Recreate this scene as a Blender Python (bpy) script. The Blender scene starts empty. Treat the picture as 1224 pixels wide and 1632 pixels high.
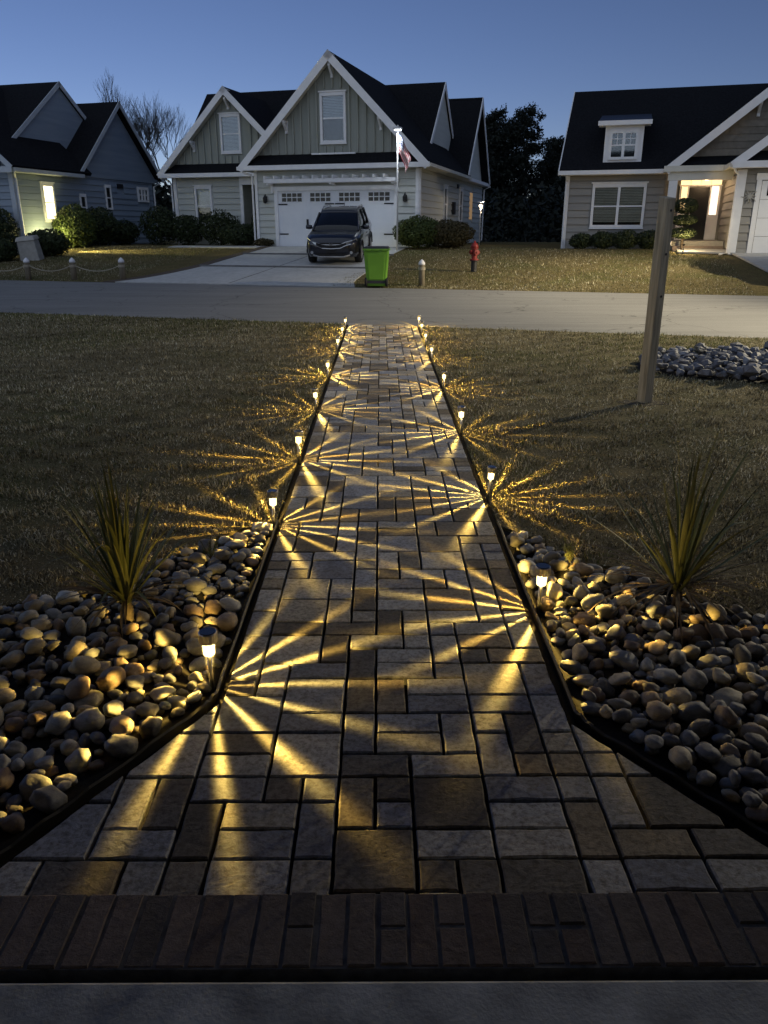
import bpy, bmesh, math, random
import numpy as np
from mathutils import Vector, Matrix, noise
from mathutils.geometry import tessellate_polygon

random.seed(11)
rng = np.random.default_rng(11)
R = math.radians
scene = bpy.context.scene
col = scene.collection

# ------------------------------------------------------------------ camera, sky, exposure
cam = bpy.data.objects.new('camera', bpy.data.cameras.new('camera'))
col.objects.link(cam)
scene.camera = cam
cam.data.sensor_fit = 'VERTICAL'
cam.data.sensor_height = 36
cam.data.lens = 36 * 1228 / 1632
cam.data.clip_start = 0.02
cam.data.clip_end = 900
cam.location = (0, 0, 1.52)
cam.rotation_euler = (R(69.9), 0, R(-0.28))

world = bpy.data.worlds.new('World')
scene.world = world
world.use_nodes = True
wn = world.node_tree
SUN_EL, SUN_ROT = R(0.4), R(-38)
sky = wn.nodes.new('ShaderNodeTexSky')
sky.sky_type = 'NISHITA'
sky.sun_disc = False
sky.sun_elevation = SUN_EL
sky.sun_rotation = SUN_ROT
sky.air_density = 0.5
sky.dust_density = 0.0
sky.ozone_density = 1.5
tint = wn.nodes.new('ShaderNodeMix')
tint.data_type = 'RGBA'
tint.blend_type = 'MULTIPLY'
tint.inputs['Factor'].default_value = 1.0
tint.inputs['B'].default_value = (0.58, 0.525, 0.72, 1)
wn.links.new(sky.outputs[0], tint.inputs['A'])
wn.links.new(tint.outputs['Result'], wn.nodes['Background'].inputs[0])
wn.nodes['Background'].inputs[1].default_value = 0.0136

scene.view_settings.view_transform = 'Standard'
scene.view_settings.look = 'None'
scene.view_settings.gamma = 1.0
scene.view_settings.exposure = 4.6
scene.cycles.use_denoising = True
scene.cycles.use_light_tree = True
scene.cycles.max_bounces = 6
scene.cycles.transparent_max_bounces = 12
scene.cycles.sample_clamp_indirect = 4.0

# added dusk fill from behind the viewpoint, brightening the lawns and house fronts
sl = bpy.data.lights.new('dusk_fill', 'SUN')
sl.energy = 0.034
sl.angle = R(110)
sl.color = (0.78, 0.88, 1.0)
so = bpy.data.objects.new('dusk_fill', sl)
col.objects.link(so)
so.rotation_euler = Vector((-0.35, -0.62, 0.70)).to_track_quat('Z', 'Y').to_euler()

# ------------------------------------------------------------------ frame of the street
A = R(16.5)
CA, SA = math.cos(A), math.sin(A)


def SW(s, t, z=0.0):
    return Vector((s * CA + t * SA, -s * SA + t * CA, z))


def ter(t):
    return 0.0 if t < 21.4 else min(0.86, 0.0896 * (t - 21.4))


# ------------------------------------------------------------------ helpers
class MB:
    def __init__(s):
        s.v, s.f = [], []

    def add(s, vs, fs):
        o = len(s.v)
        s.v += [tuple(v) for v in vs]
        s.f += [tuple(i + o for i in f) for f in fs]
        return s

    def box(s, x0, x1, y0, y1, z0, z1, M=None):
        vs = [Vector((x, y, z)) for z in (z0, z1) for y in (y0, y1) for x in (x0, x1)]
        if M is not None:
            vs = [M @ v for v in vs]
        return s.add(vs, [(0, 2, 3, 1), (4, 5, 7, 6), (0, 1, 5, 4), (2, 6, 7, 3), (0, 4, 6, 2), (1, 3, 7, 5)])

    def fbox(s, P, u0, u1, w0, w1, d0, d1):
        vs = [P(u, w, d) for d in (d0, d1) for w in (w0, w1) for u in (u0, u1)]
        return s.add(vs, [(0, 2, 3, 1), (4, 5, 7, 6), (0, 1, 5, 4), (2, 6, 7, 3), (0, 4, 6, 2), (1, 3, 7, 5)])

    def prism(s, P, poly, d0, d1):
        n = len(poly)
        vs = [P(u, w, d0) for u, w in poly] + [P(u, w, d1) for u, w in poly]
        fs = [tuple(range(n)), tuple(range(2 * n - 1, n - 1, -1))]
        fs += [(i, (i + 1) % n, (i + 1) % n + n, i + n) for i in range(n)]
        return s.add(vs, fs)

    def slab(s, quad, th):
        q = [Vector(p) for p in quad]
        n = (q[1] - q[0]).cross(q[2] - q[0]).normalized()
        if n.z < 0:
            n = -n
        b = [p - n * th for p in q]
        k = len(q)
        fs = [tuple(range(k)), tuple(range(2 * k - 1, k - 1, -1))]
        fs += [(i, (i + 1) % k, (i + 1) % k + k, i + k) for i in range(k)]
        return s.add(q + b, fs)

    def tube(s, pts, rad, n=8, cap=True):
        pts = [Vector(p) for p in pts]
        if not hasattr(rad, '__len__'):
            rad = [rad] * len(pts)
        o = len(s.v)
        up = Vector((0, 0, 1))
        for i, p in enumerate(pts):
            d = (pts[min(i + 1, len(pts) - 1)] - pts[max(i - 1, 0)]).normalized()
            a = d.cross(up if abs(d.z) < 0.95 else Vector((1, 0, 0))).normalized()
            b = d.cross(a)
            for k in range(n):
                t = 2 * math.pi * k / n
                s.v.append(tuple(p + (a * math.cos(t) + b * math.sin(t)) * rad[i]))
        for i in range(len(pts) - 1):
            for k in range(n):
                k2 = (k + 1) % n
                s.f.append((o + i * n + k, o + i * n + k2, o + (i + 1) * n + k2, o + (i + 1) * n + k))
        if cap:
            s.f.append(tuple(o + k for k in range(n)))
            s.f.append(tuple(o + (len(pts) - 1) * n + k for k in reversed(range(n))))
        return s

    def lathe(s, prof, n=24, c=(0, 0, 0), M=None, rib=0.0):
        o = len(s.v)
        c = Vector(c)
        for r, z in prof:
            for k in range(n):
                t = 2 * math.pi * k / n
                rr = r * (1 - rib * (k % 2))
                v = Vector((rr * math.cos(t), rr * math.sin(t), z))
                if M is not None:
                    v = M @ v
                s.v.append(tuple(v + c))
        m = len(prof)
        for i in range(m - 1):
            for k in range(n):
                k2 = (k + 1) % n
                s.f.append((o + i * n + k, o + i * n + k2, o + (i + 1) * n + k2, o + (i + 1) * n + k))
        s.f.append(tuple(o + k for k in reversed(range(n))))
        s.f.append(tuple(o + (m - 1) * n + k for k in range(n)))
        return s

    def mesh(s, name, mat=None, smooth=False, fix=True):
        me = bpy.data.meshes.new(name)
        me.from_pydata(s.v, [], s.f)
        if fix:
            bm = bmesh.new()
            bm.from_mesh(me)
            bmesh.ops.recalc_face_normals(bm, faces=bm.faces)
            bm.to_mesh(me)
            bm.free()
        if smooth:
            me.polygons.foreach_set('use_smooth', [True] * len(me.polygons))
        if mat:
            me.materials.append(mat)
        me.update()
        return me

    def build(s, name, mat, parent=None, smooth=False, bevel=0.0, seg=2):
        o = link(name, s.mesh(name, mat, smooth), parent)
        if bevel:
            m = o.modifiers.new('bevel', 'BEVEL')
            m.width = bevel
            m.segments = seg
            m.limit_method = 'ANGLE'
            m.angle_limit = R(35)
        return o


def link(name, data, parent=None, loc=None, rot=None, scale=None):
    o = bpy.data.objects.new(name, data)
    col.objects.link(o)
    if parent is not None:
        o.parent = parent
    if loc is not None:
        o.location = loc
    if rot is not None:
        o.rotation_euler = rot
    if scale is not None:
        o.scale = scale
    return o


def tag(o, label=None, cat=None, group=None, kind=None):
    if label:
        o['label'] = label
    if cat:
        o['category'] = cat
    if group:
        o['group'] = group
    if kind:
        o['kind'] = kind
    return o


def thing(name, label, cat, loc, rz=0.0, group=None):
    o = link(name, None, None, loc, (0, 0, rz))
    o.empty_display_size = 0.1
    return tag(o, label, cat, group)


def face(kind, plane):
    if kind == 'F':
        return lambda u, w, d: Vector((u, plane - d, w))
    if kind == 'R':
        return lambda u, w, d: Vector((plane + d, u, w))
    return lambda u, w, d: Vector((plane - d, u, w))


def np_mesh(name, V, Fc, mat, colors=None):
    V = np.asarray(V, np.float32)
    Fc = np.asarray(Fc, np.int32)
    me = bpy.data.meshes.new(name)
    k = Fc.shape[1]
    me.vertices.add(len(V))
    me.vertices.foreach_set('co', V.ravel())
    me.loops.add(Fc.size)
    me.loops.foreach_set('vertex_index', Fc.ravel())
    me.polygons.add(len(Fc))
    me.polygons.foreach_set('loop_start', np.arange(len(Fc), dtype=np.int32) * k)
    if colors is not None:
        ca = me.color_attributes.new('tint', 'FLOAT_COLOR', 'POINT')
        ca.data.foreach_set('color', np.asarray(colors, np.float32).ravel())
    me.materials.append(mat)
    me.update(calc_edges=True)
    return me


def inpoly(x, y, poly):
    x, y = np.asarray(x), np.asarray(y)
    r = np.zeros(x.shape, bool)
    n = len(poly)
    for i in range(n):
        x0, y0 = poly[i]
        x1, y1 = poly[(i + 1) % n]
        c = ((y0 > y) != (y1 > y)) & (x < (x1 - x0) * (y - y0) / (y1 - y0 + 1e-12) + x0)
        r ^= c
    return r


# ------------------------------------------------------------------ materials
class NT:
    def __init__(s, name):
        s.m = bpy.data.materials.new(name)
        s.m.use_nodes = True
        s.t = s.m.node_tree
        s.b = s.t.nodes['Principled BSDF']
        s.out = s.t.nodes['Material Output']

    def n(s, typ, **kw):
        nd = s.t.nodes.new('ShaderNode' + typ)
        for k, v in kw.items():
            setattr(nd, k, v)
        return nd

    def l(s, a, b):
        s.t.links.new(a, b)

    def math(s, op, a, b=None, c=None, clamp=False):
        nd = s.n('Math', operation=op, use_clamp=clamp)
        for i, v in enumerate((a, b, c)):
            if v is None:
                continue
            if isinstance(v, (int, float)):
                nd.inputs[i].default_value = v
            else:
                s.l(v, nd.inputs[i])
        return nd.outputs[0]

    def noise(s, vec, scale, detail=6.0, rough=0.55, dist=0.0):
        nd = s.n('TexNoise')
        nd.inputs['Scale'].default_value = scale
        nd.inputs['Detail'].default_value = detail
        nd.inputs['Roughness'].default_value = rough
        nd.inputs['Distortion'].default_value = dist
        if vec is not None:
            s.l(vec, nd.inputs['Vector'])
        return nd.outputs['Fac']

    def ramp(s, fac, stops, step=False):
        nd = s.n('ValToRGB')
        if step:
            nd.color_ramp.interpolation = 'CONSTANT'
        e = nd.color_ramp.elements
        while len(e) < len(stops):
            e.new(0.5)
        for i, (p, c) in enumerate(stops):
            e[i].position = p
            e[i].color = (*c, 1)
        s.l(fac, nd.inputs[0])
        return nd.outputs[0]

    def mix(s, fac, a, b, mode='MIX'):
        nd = s.n('Mix', data_type='RGBA', blend_type=mode)
        for k, v in (('Factor', fac), ('A', a), ('B', b)):
            if isinstance(v, (int, float)):
                nd.inputs[k].default_value = v
            elif isinstance(v, tuple):
                nd.inputs[k].default_value = (*v, 1)
            else:
                s.l(v, nd.inputs[k])
        return nd.outputs['Result']

    def pos(s, sc=(1, 1, 1), obj=False):
        src = s.n('TexCoord').outputs['Object'] if obj else s.n('NewGeometry').outputs['Position']
        if sc == (1, 1, 1):
            return src
        m = s.n('Mapping')
        m.inputs['Scale'].default_value = sc
        s.l(src, m.inputs['Vector'])
        return m.outputs[0]

    def bump(s, h, strength, dist=0.01):
        nd = s.n('Bump')
        nd.inputs['Strength'].default_value = strength
        nd.inputs['Distance'].default_value = dist
        s.l(h, nd.inputs['Height'])
        s.l(nd.outputs[0], s.b.inputs['Normal'])

    def base(s, c, rough=0.7, metal=0.0, spec=0.3):
        if isinstance(c, tuple):
            s.b.inputs['Base Color'].default_value = (*c, 1)
        else:
            s.l(c, s.b.inputs['Base Color'])
        s.b.inputs['Roughness'].default_value = rough
        s.b.inputs['Metallic'].default_value = metal
        s.b.inputs['Specular IOR Level'].default_value = spec
        return s.m


def pm(name, c1, c2, scale=4.0, rough=0.8, bump=0.0, bscale=40.0, bdist=0.005, metal=0.0, spec=0.3, stretch=(1, 1, 1), rnd=0.0, big=0.0):
    t = NT(name)
    p = t.pos(stretch)
    c = t.ramp(t.noise(p, scale), [(0.32, c1), (0.68, c2)])
    if big:
        k = t.math('MULTIPLY_ADD', t.noise(p, scale * 0.13, 3), big * 2, 1 - big)
        c = t.mix(1.0, c, k, 'MULTIPLY')
    if rnd:
        k = t.math('MULTIPLY_ADD', t.n('ObjectInfo').outputs['Random'], rnd * 2, 1 - rnd)
        c = t.mix(1.0, c, k, 'MULTIPLY')
    if bump:
        t.bump(t.noise(p, bscale, 8), bump, bdist)
    return t.base(c, rough, metal, spec)


def em(name, c, strength):
    t = NT(name)
    t.b.inputs['Emission Color'].default_value = (*c, 1)
    t.b.inputs['Emission Strength'].default_value = strength
    return t.base(tuple(x * 0.5 for x in c), 0.5)


M = {}
M['trim'] = pm('white_trim_paint', (0.76, 0.76, 0.77), (0.84, 0.84, 0.84), 3, 0.5, 0.05, 30)
M['trim_blue'] = pm('blue_grey_trim_paint', (0.40, 0.44, 0.48), (0.47, 0.51, 0.55), 3, 0.5)
M['trim_cream'] = pm('cream_trim_paint', (0.62, 0.60, 0.52), (0.72, 0.70, 0.62), 3, 0.5)
M['lap_grey'] = pm('grey_green_lap_siding', (0.47, 0.49, 0.45), (0.54, 0.55, 0.51), 2, 0.6, 0.15, 20, stretch=(0.2, 0.2, 3), rnd=0.05)
M['batten'] = pm('sage_board_and_batten', (0.27, 0.285, 0.25), (0.33, 0.34, 0.295), 2, 0.6, 0.1, 25, stretch=(3, 3, 0.2), rnd=0.04)
M['lap_blue'] = pm('blue_grey_lap_siding', (0.22, 0.27, 0.33), (0.27, 0.32, 0.38), 2, 0.6, 0.15, 20, stretch=(0.2, 0.2, 3), rnd=0.05)
M['lap_tan'] = pm('taupe_lap_siding', (0.24, 0.23, 0.215), (0.30, 0.29, 0.265), 2, 0.6, 0.15, 20, stretch=(0.2, 0.2, 3), rnd=0.05)
M['shake'] = pm('brown_shake_siding', (0.17, 0.15, 0.12), (0.24, 0.21, 0.17), 5, 0.7, 0.2, 20, rnd=0.1)
M['roof'] = pm('dark_asphalt_shingle', (0.006, 0.0065, 0.008), (0.014, 0.0145, 0.017), 14, 0.95, 0.4, 12, 0.02, spec=0.1)
M['metal_roof'] = pm('dark_metal_roof', (0.03, 0.035, 0.05), (0.04, 0.045, 0.06), 3, 0.5, metal=0.6)
M['gdoor'] = pm('white_garage_door', (0.72, 0.74, 0.77), (0.79, 0.80, 0.82), 1.5, 0.45, 0.06, 60)
M['black'] = pm('black_iron', (0.012, 0.012, 0.014), (0.02, 0.02, 0.022), 10, 0.5)
M['dark_pane'] = NT('dark_pane').base((0.008, 0.009, 0.012), 0.08, spec=0.5)
M['door_dark'] = pm('dark_door_paint', (0.012, 0.012, 0.013), (0.02, 0.02, 0.02), 4, 0.4)
M['blind'] = pm('white_blind', (0.66, 0.69, 0.72), (0.74, 0.76, 0.78), 3, 0.6)
M['blind_tan'] = pm('tan_blind', (0.60, 0.54, 0.42), (0.68, 0.61, 0.48), 3, 0.6)
M['found'] = pm('foundation_block', (0.30, 0.29, 0.27), (0.38, 0.37, 0.34), 8, 0.9, 0.2)


def glass_mat(name, tintc, refl):
    t = NT(name)
    t.t.nodes.remove(t.b)
    tr = t.n('BsdfTransparent')
    tr.inputs[0].default_value = (*tintc, 1)
    gl = t.n('BsdfGlossy')
    gl.inputs['Roughness'].default_value = 0.03
    lw = t.n('Fresnel')
    lw.inputs[0].default_value = 1.5
    f = t.math('ADD', lw.outputs[0], refl, clamp=True)
    mx = t.n('MixShader')
    t.l(f, mx.inputs[0])
    t.l(tr.outputs[0], mx.inputs[1])
    t.l(gl.outputs[0], mx.inputs[2])
    t.l(mx.outputs[0], t.out.inputs[0])
    return t.m


M['glass'] = glass_mat('window_glass', (0.92, 0.95, 0.96), 0.06)
M['lit'] = em('lit_window', (1.0, 0.86, 0.42), 0.30)
M['lit_warm'] = em('lit_entry_glass', (1.0, 0.66, 0.30), 0.075)
M['lit_pale'] = em('lit_entry_side_glass', (1.0, 0.72, 0.52), 0.085)

# ------------------------------------------------------------------ ground, road, lawns
# soil under everything, one sheet to the horizon
TT = [-150, 12.9, 21.4] + [22 + i for i in range(10)] + [31.0, 60, 140, 700]
SS = [-600, -60, -30, -10, 10, 30, 600]
mb = MB()
for t in TT:
    for s in SS:
        mb.v.append(tuple(SW(s, t, ter(t) - 0.07)))
for i in range(len(TT) - 1):
    for j in range(len(SS) - 1):
        a = i * len(SS) + j
        mb.f.append((a, a + 1, a + 1 + len(SS), a + len(SS)))
M['soil'] = pm('dark_soil', (0.008, 0.007, 0.006), (0.018, 0.015, 0.012), 20, 0.95, 0.5, 60)
M['dirt_far'] = pm('dark_ground', (0.035, 0.03, 0.018), (0.06, 0.05, 0.03), 2, 0.95)
tag(mb.build('ground', M['dirt_far']), 'dark bare ground under and beyond the lawns', 'ground', kind='structure')

# road: old grey asphalt
t_ = NT('worn_grey_asphalt')
p = t_.pos()
c = t_.ramp(t_.noise(p, 160, 4), [(0.3, (0.13, 0.13, 0.128)), (0.7, (0.235, 0.23, 0.22))])
mp = t_.n('Mapping')
mp.inputs['Rotation'].default_value = (0, 0, A)
mp.inputs['Scale'].default_value = (0.10, 1.0, 1.0)
t_.l(p, mp.inputs['Vector'])
k = t_.math('MULTIPLY_ADD', t_.noise(mp.outputs[0], 2.4, 6, 0.65), 0.9, 0.55)
vo = t_.n('TexVoronoi', feature='DISTANCE_TO_EDGE')
vo.inputs['Scale'].default_value = 0.33
wv = t_.n('VectorMath', operation='ADD')
nz = t_.n('TexNoise')
nz.inputs['Scale'].default_value = 1.3
t_.l(p, nz.inputs['Vector'])
t_.l(p, wv.inputs[0])
t_.l(nz.outputs['Color'], wv.inputs[1])
t_.l(wv.outputs[0], vo.inputs['Vector'])
crack = t_.ramp(vo.outputs['Distance'], [(0.0, (0.45, 0.45, 0.45)), (0.006, (1, 1, 1))])
c = t_.mix(1.0, c, crack, 'MULTIPLY')
c = t_.mix(1.0, c, k, 'MULTIPLY')
t_.bump(t_.noise(p, 220, 4), 0.5, 0.004)
M['asphalt'] = t_.base(c, 0.88, spec=0.25)
mb = MB()
n = 60
for i in range(n + 1):
    s = -150 + 300 * i / n
    w1 = 0.02 * math.sin(s * 1.7) + 0.015 * math.sin(s * 4.1)
    w2 = 0.02 * math.sin(s * 1.3 + 2)
    mb.v += [tuple(SW(s, 12.93 + w1, -0.02)), tuple(SW(s, 17.2, 0.03)), tuple(SW(s, 21.42 + w2, -0.0))]
for i in range(n):
    a = i * 3
    mb.f += [(a, a + 3, a + 4, a + 1), (a + 1, a + 4, a + 5, a + 2)]
tag(mb.build('road', M['asphalt'], smooth=True), 'worn grey asphalt street running between the two lawns', 'road', kind='structure')

# lawn soil material: dormant tan turf with green patches
def lawn_mat(name, far):
    t = NT(name)
    p = t.pos()
    f = t.noise(p, 90 if not far else 22, 8, 0.7)
    c = t.ramp(f, [(0.28, (0.06, 0.05, 0.03)), (0.5, (0.165, 0.14, 0.08)), (0.74, (0.28, 0.235, 0.135))] if not far else [(0.28, (0.045, 0.037, 0.018)), (0.5, (0.13, 0.105, 0.05)), (0.74, (0.23, 0.185, 0.085))])
    g = t.ramp(t.noise(p, 0.55, 4), [(0.48, (0, 0, 0)), (0.66, (1, 1, 1))])
    g2 = t.math('MULTIPLY', g, 0.55)
    c = t.mix(g2, c, t.ramp(f, [(0.28, (0.02, 0.026, 0.010)), (0.7, (0.11, 0.125, 0.04))]))
    k = t.math('MULTIPLY_ADD', t.noise(p, 2.2, 5), 0.9, 0.55)
    c = t.mix(1.0, c, k, 'MULTIPLY')
    t.bump(t.noise(p, 120 if not far else 35, 8, 0.7), 1.0, 0.02 if not far else 0.05)
    return t.base(c, 0.95, spec=0.05)


M['lawn'] = lawn_mat('dormant_lawn', False)
M['lawn_far'] = lawn_mat('dormant_lawn_far', True)


def poly_slab(name, poly, z, th, mat):
    tris = tessellate_polygon([[Vector((x, y, 0)) for x, y in poly]])
    n = len(poly)
    mb = MB()
    vs = [(x, y, z) for x, y in poly] + [(x, y, z - th) for x, y in poly]
    fs = [tuple(t) for t in tris] + [(i, (i + 1) % n, (i + 1) % n + n, i + n) for i in range(n)]
    mb.add(vs, fs)
    return mb.build(name, mat)


def road_y(x):      # near road edge as y(x)
    return (12.93 - x * SA) / CA


BED_L = [(-0.585, 3.97), (-0.74, 3.94), (-0.88, 3.80), (-1.06, 3.47), (-1.20, 3.17), (-1.41, 3.10), (-1.64, 3.01), (-2.1, 2.92), (-2.7, 2.7), (-3.0, 2.2),
         (-3.0, 1.3), (-1.10, 1.36), (-0.97, 1.56), (-0.82, 1.83), (-0.60, 2.26)]
BED_R = [(0.67, 3.96), (0.83, 3.75), (0.95, 3.48), (1.18, 3.39), (1.38, 3.05), (1.62, 2.90), (2.1, 2.75), (2.7, 2.4), (2.9, 1.9), (2.9, 1.3), (1.16, 1.42), (1.02, 1.63), (0.83, 1.89), (0.675, 2.16)]
SLATE = [(3.0, 8.95), (3.1, 9.4), (3.62, 10.05), (4.32, 10.2), (5.2, 10.0), (6.6, 9.4), (7.4, 8.4), (6.9, 7.3), (5.6, 7.2), (4.6, 7.75), (4.08, 8.08), (3.66, 8.26), (3.29, 8.52)]
lawnL = [(-0.575, road_y(-0.575))] + BED_L[:11] + [(-3.0, 0.8), (-30, 0.8), (-60, 6), (-60, road_y(-60))]
lawnR = [(0.645, road_y(0.645))] + [(0.655, 3.97)] + BED_R[1:10] + [(2.9, 0.8), (14, 0.8), (40, 0.8), (40, road_y(40))]
tag(poly_slab('lawn', lawnL, -0.012, 0.05, M['lawn']), 'tan dormant lawn left of the paver walk', 'lawn', kind='structure')
tag(poly_slab('lawn', lawnR, -0.012, 0.05, M['lawn']), 'tan dormant lawn right of the paver walk', 'lawn', kind='structure')

# far lawn sheet following the rise
mb = MB()
TF = [21.36 + 0.4 * i for i in range(26)] + [34, 48]
SF = [-80, -40, -30] + [-24 + i for i in range(40)] + [20, 30, 60]
for t in TF:
    for s in SF:
        z = ter(t) + 0.012 * noise.noise(Vector((s * 0.8, t * 0.8, 0))) - (0.012 if t < 21.5 else 0)
        mb.v.append(tuple(SW(s, t, z)))
for i in range(len(TF) - 1):
    for j in range(len(SF) - 1):
        a = i * len(SF) + j
        mb.f.append((a, a + 1, a + 1 + len(SF), a + len(SF)))
tag(mb.build('lawn', M['lawn_far'], smooth=True), 'sloping dormant lawn in front of the houses across the street', 'lawn', kind='structure')

# ------------------------------------------------------------------ driveways and paths across the street
M['conc'] = pm('pale_concrete', (0.36, 0.36, 0.35), (0.46, 0.46, 0.45), 6, 0.85, 0.2, 90, big=0.18)
M['conc_dark'] = pm('joint_sealant', (0.13, 0.13, 0.13), (0.17, 0.17, 0.17), 6, 0.9)


def drape(name, left, right, mat, dz=0.012, n=14, parent=None):
    # strip between two polylines of (s, t), laid on the slope
    def at(pl, f):
        x = f * (len(pl) - 1)
        i = min(int(x), len(pl) - 2)
        q = x - i
        return (pl[i][0] * (1 - q) + pl[i + 1][0] * q, pl[i][1] * (1 - q) + pl[i + 1][1] * q)
    mb = MB()
    m = 5
    for i in range(n + 1):
        a, b = at(left, i / n), at(right, i / n)
        for j in range(m + 1):
            s = a[0] + (b[0] - a[0]) * j / m
            t = a[1] + (b[1] - a[1]) * j / m
            mb.v.append(tuple(SW(s, t, ter(t) + dz)))
    for i in range(n):
        for j in range(m):
            a = i * (m + 1) + j
            mb.f.append((a, a + 1, a + m + 2, a + m + 1))
    o = mb.build(name, mat, parent)
    md = o.modifiers.new('solid', 'SOLIDIFY')
    md.thickness = 0.05
    md.offset = -1
    return o


dl = [(-14.3, 31.95), (-14.3, 29.6), (-14.25, 27.4), (-14.2, 25.6), (-14.35, 23.9), (-14.7, 22.4), (-15.3, 21.45)]
dr = [(-8.1, 31.95), (-8.1, 29.6), (-8.0, 27.4), (-7.8, 25.6), (-7.6, 23.9), (-7.45, 22.4), (-7.1, 21.45)]
dw = drape('driveway', [(a + 0.42, b) for a, b in dl], dr, M['conc'], 0.02)
tag(dw, 'pale concrete driveway with score joints leading to the middle garage', 'driveway', kind='structure')
mulch = pm('brown_mulch', (0.06, 0.045, 0.035), (0.11, 0.085, 0.065), 30, 0.95, 0.6, 40, 0.02)
tag(drape('mulch_strip', dl, [(a + 0.40, b) for a, b in dl], mulch, 0.025), 'brown mulch strip curving along the left side of the middle driveway', 'mulch', kind='structure')
for t in (25.0, 28.4):      # score joints
    drape('joint', [(-13.9, t), (-13.9, t + 0.03)], [(-7.9, t), (-7.9, t + 0.03)], M['conc_dark'], 0.024, 2, dw)
drape('joint', [(-11.1, 31.8), (-11.1, 21.6)], [(-11.06, 31.8), (-11.06, 21.6)], M['conc_dark'], 0.024, 14, dw)
fp = drape('footpath', [(-18.4, 31.5), (-14.3, 31.5)], [(-18.4, 30.5), (-14.3, 30.5)], M['conc'], 0.03, 4)
tag(fp, 'concrete footpath from the middle driveway to the front door', 'path', kind='structure')
dw2 = drape('driveway', [(3.6, 29.6), (4.1, 25.5), (4.7, 21.45)], [(10.2, 29.6), (10.2, 25.5), (10.8, 21.45)], M['conc'], 0.02)
tag(dw2, 'pale concrete driveway at the right edge beside the taupe house', 'driveway', kind='structure')
fp2 = drape('footpath', [(1.9, 30.75), (3.75, 30.4)], [(1.9, 29.75), (3.75, 29.5)], M['conc'], 0.03, 4)
tag(fp2, 'concrete footpath to the porch steps of the taupe house', 'path', kind='structure')

# ------------------------------------------------------------------ walkway of stone pavers
G = 0.1062
X0 = -0.5475
NROW = 122
Y0 = 1.345
t_ = NT('cleft_stone_paver')
p = t_.pos()
rnd = t_.math('FRACT', t_.math('ADD', t_.n('ObjectInfo').outputs['Random'], t_.n('NewGeometry').outputs['Random Per Island']))
c = t_.ramp(rnd, [(0.0, (0.085, 0.075, 0.062)), (0.10, (0.25, 0.25, 0.245)), (0.22, (0.20, 0.165, 0.115)), (0.33, (0.33, 0.325, 0.31)), (0.46, (0.155, 0.165, 0.195)), (0.57, (0.27, 0.25, 0.21)), (0.68, (0.11, 0.10, 0.088)), (0.78, (0.23, 0.24, 0.265)), (0.88, (0.17, 0.155, 0.13)), (0.95, (0.37, 0.355, 0.325))], True)
k = t_.math('MULTIPLY_ADD', t_.noise(p, 7, 8, 0.68, 1.2), 1.95, 0.24)
c = t_.mix(1.0, c, k, 'MULTIPLY')
sp = t_.ramp(t_.noise(p, 55, 6, 0.7), [(0.36, (0.45, 0.42, 0.38)), (0.56, (1, 1, 1))])
c = t_.mix(1.0, c, sp, 'MULTIPLY')
h1 = t_.math('ADD', t_.math('MULTIPLY', t_.noise(t_.pos((1, 1.6, 1)), 14, 8, 0.65, 1.2), 1.0), t_.math('MULTIPLY', t_.noise(p, 110, 5, 0.6), 0.25))
t_.bump(h1, 0.45, 0.007)
M['paver'] = t_.base(c, 0.72, spec=0.35)

# the walk's base of dark joint sand
walk_poly = [(X0 - 0.03, road_y(X0)), (X0 - 0.03, 2.27), (-1.16, 1.25), (1.25, 1.25), (X0 + 11 * G + 0.03, 2.15), (X0 + 11 * G + 0.03, road_y(0.62))]
walk = poly_slab('walkway', walk_poly, -0.030, 0.03, M['soil'])
tag(walk, 'straight stone paver walk from the porch step to the street', 'walkway', kind='structure')


def clip(poly, a, b, c):      # keep a*x + b*y + c >= 0
    out = []
    for i in range(len(poly)):
        p, q = poly[i], poly[(i + 1) % len(poly)]
        dp, dq = a * p[0] + b * p[1] + c, a * q[0] + b * q[1] + c
        if dp >= 0:
            out.append(p)
        if (dp >= 0) != (dq >= 0):
            f = dp / (dp - dq)
            out.append((p[0] + (q[0] - p[0]) * f, p[1] + (q[1] - p[1]) * f))
    return out


def line_through(p, q, inside):
    a, b = q[1] - p[1], p[0] - q[0]
    c = -(a * p[0] + b * p[1])
    L = math.hypot(a, b)
    a, b, c = a / L, b / L, c / L
    return (a, b, c) if a * inside[0] + b * inside[1] + c > 0 else (-a, -b, -c)


DIAG_L = line_through((X0 + 0.0, 2.26), (-1.10, 1.30), (0, 1.6))
DIAG_R = line_through((X0 + 11 * G, 2.14), (1.18, 1.36), (0, 1.6))
ROADL = line_through((-0.6, road_y(-0.6)), (0.7, road_y(0.7)), (0, 5))


def allowed(cx, r):
    x = X0 + (cx + 0.5) * G
    y = Y0 + (r + 0.5) * G
    if 0 <= cx < 11:
        return True
    if y > 2.35:
        return False
    return DIAG_L[0] * (x) + DIAG_L[1] * y + DIAG_L[2] > -0.075 and DIAG_R[0] * x + DIAG_R[1] * y + DIAG_R[2] > -0.075


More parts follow.
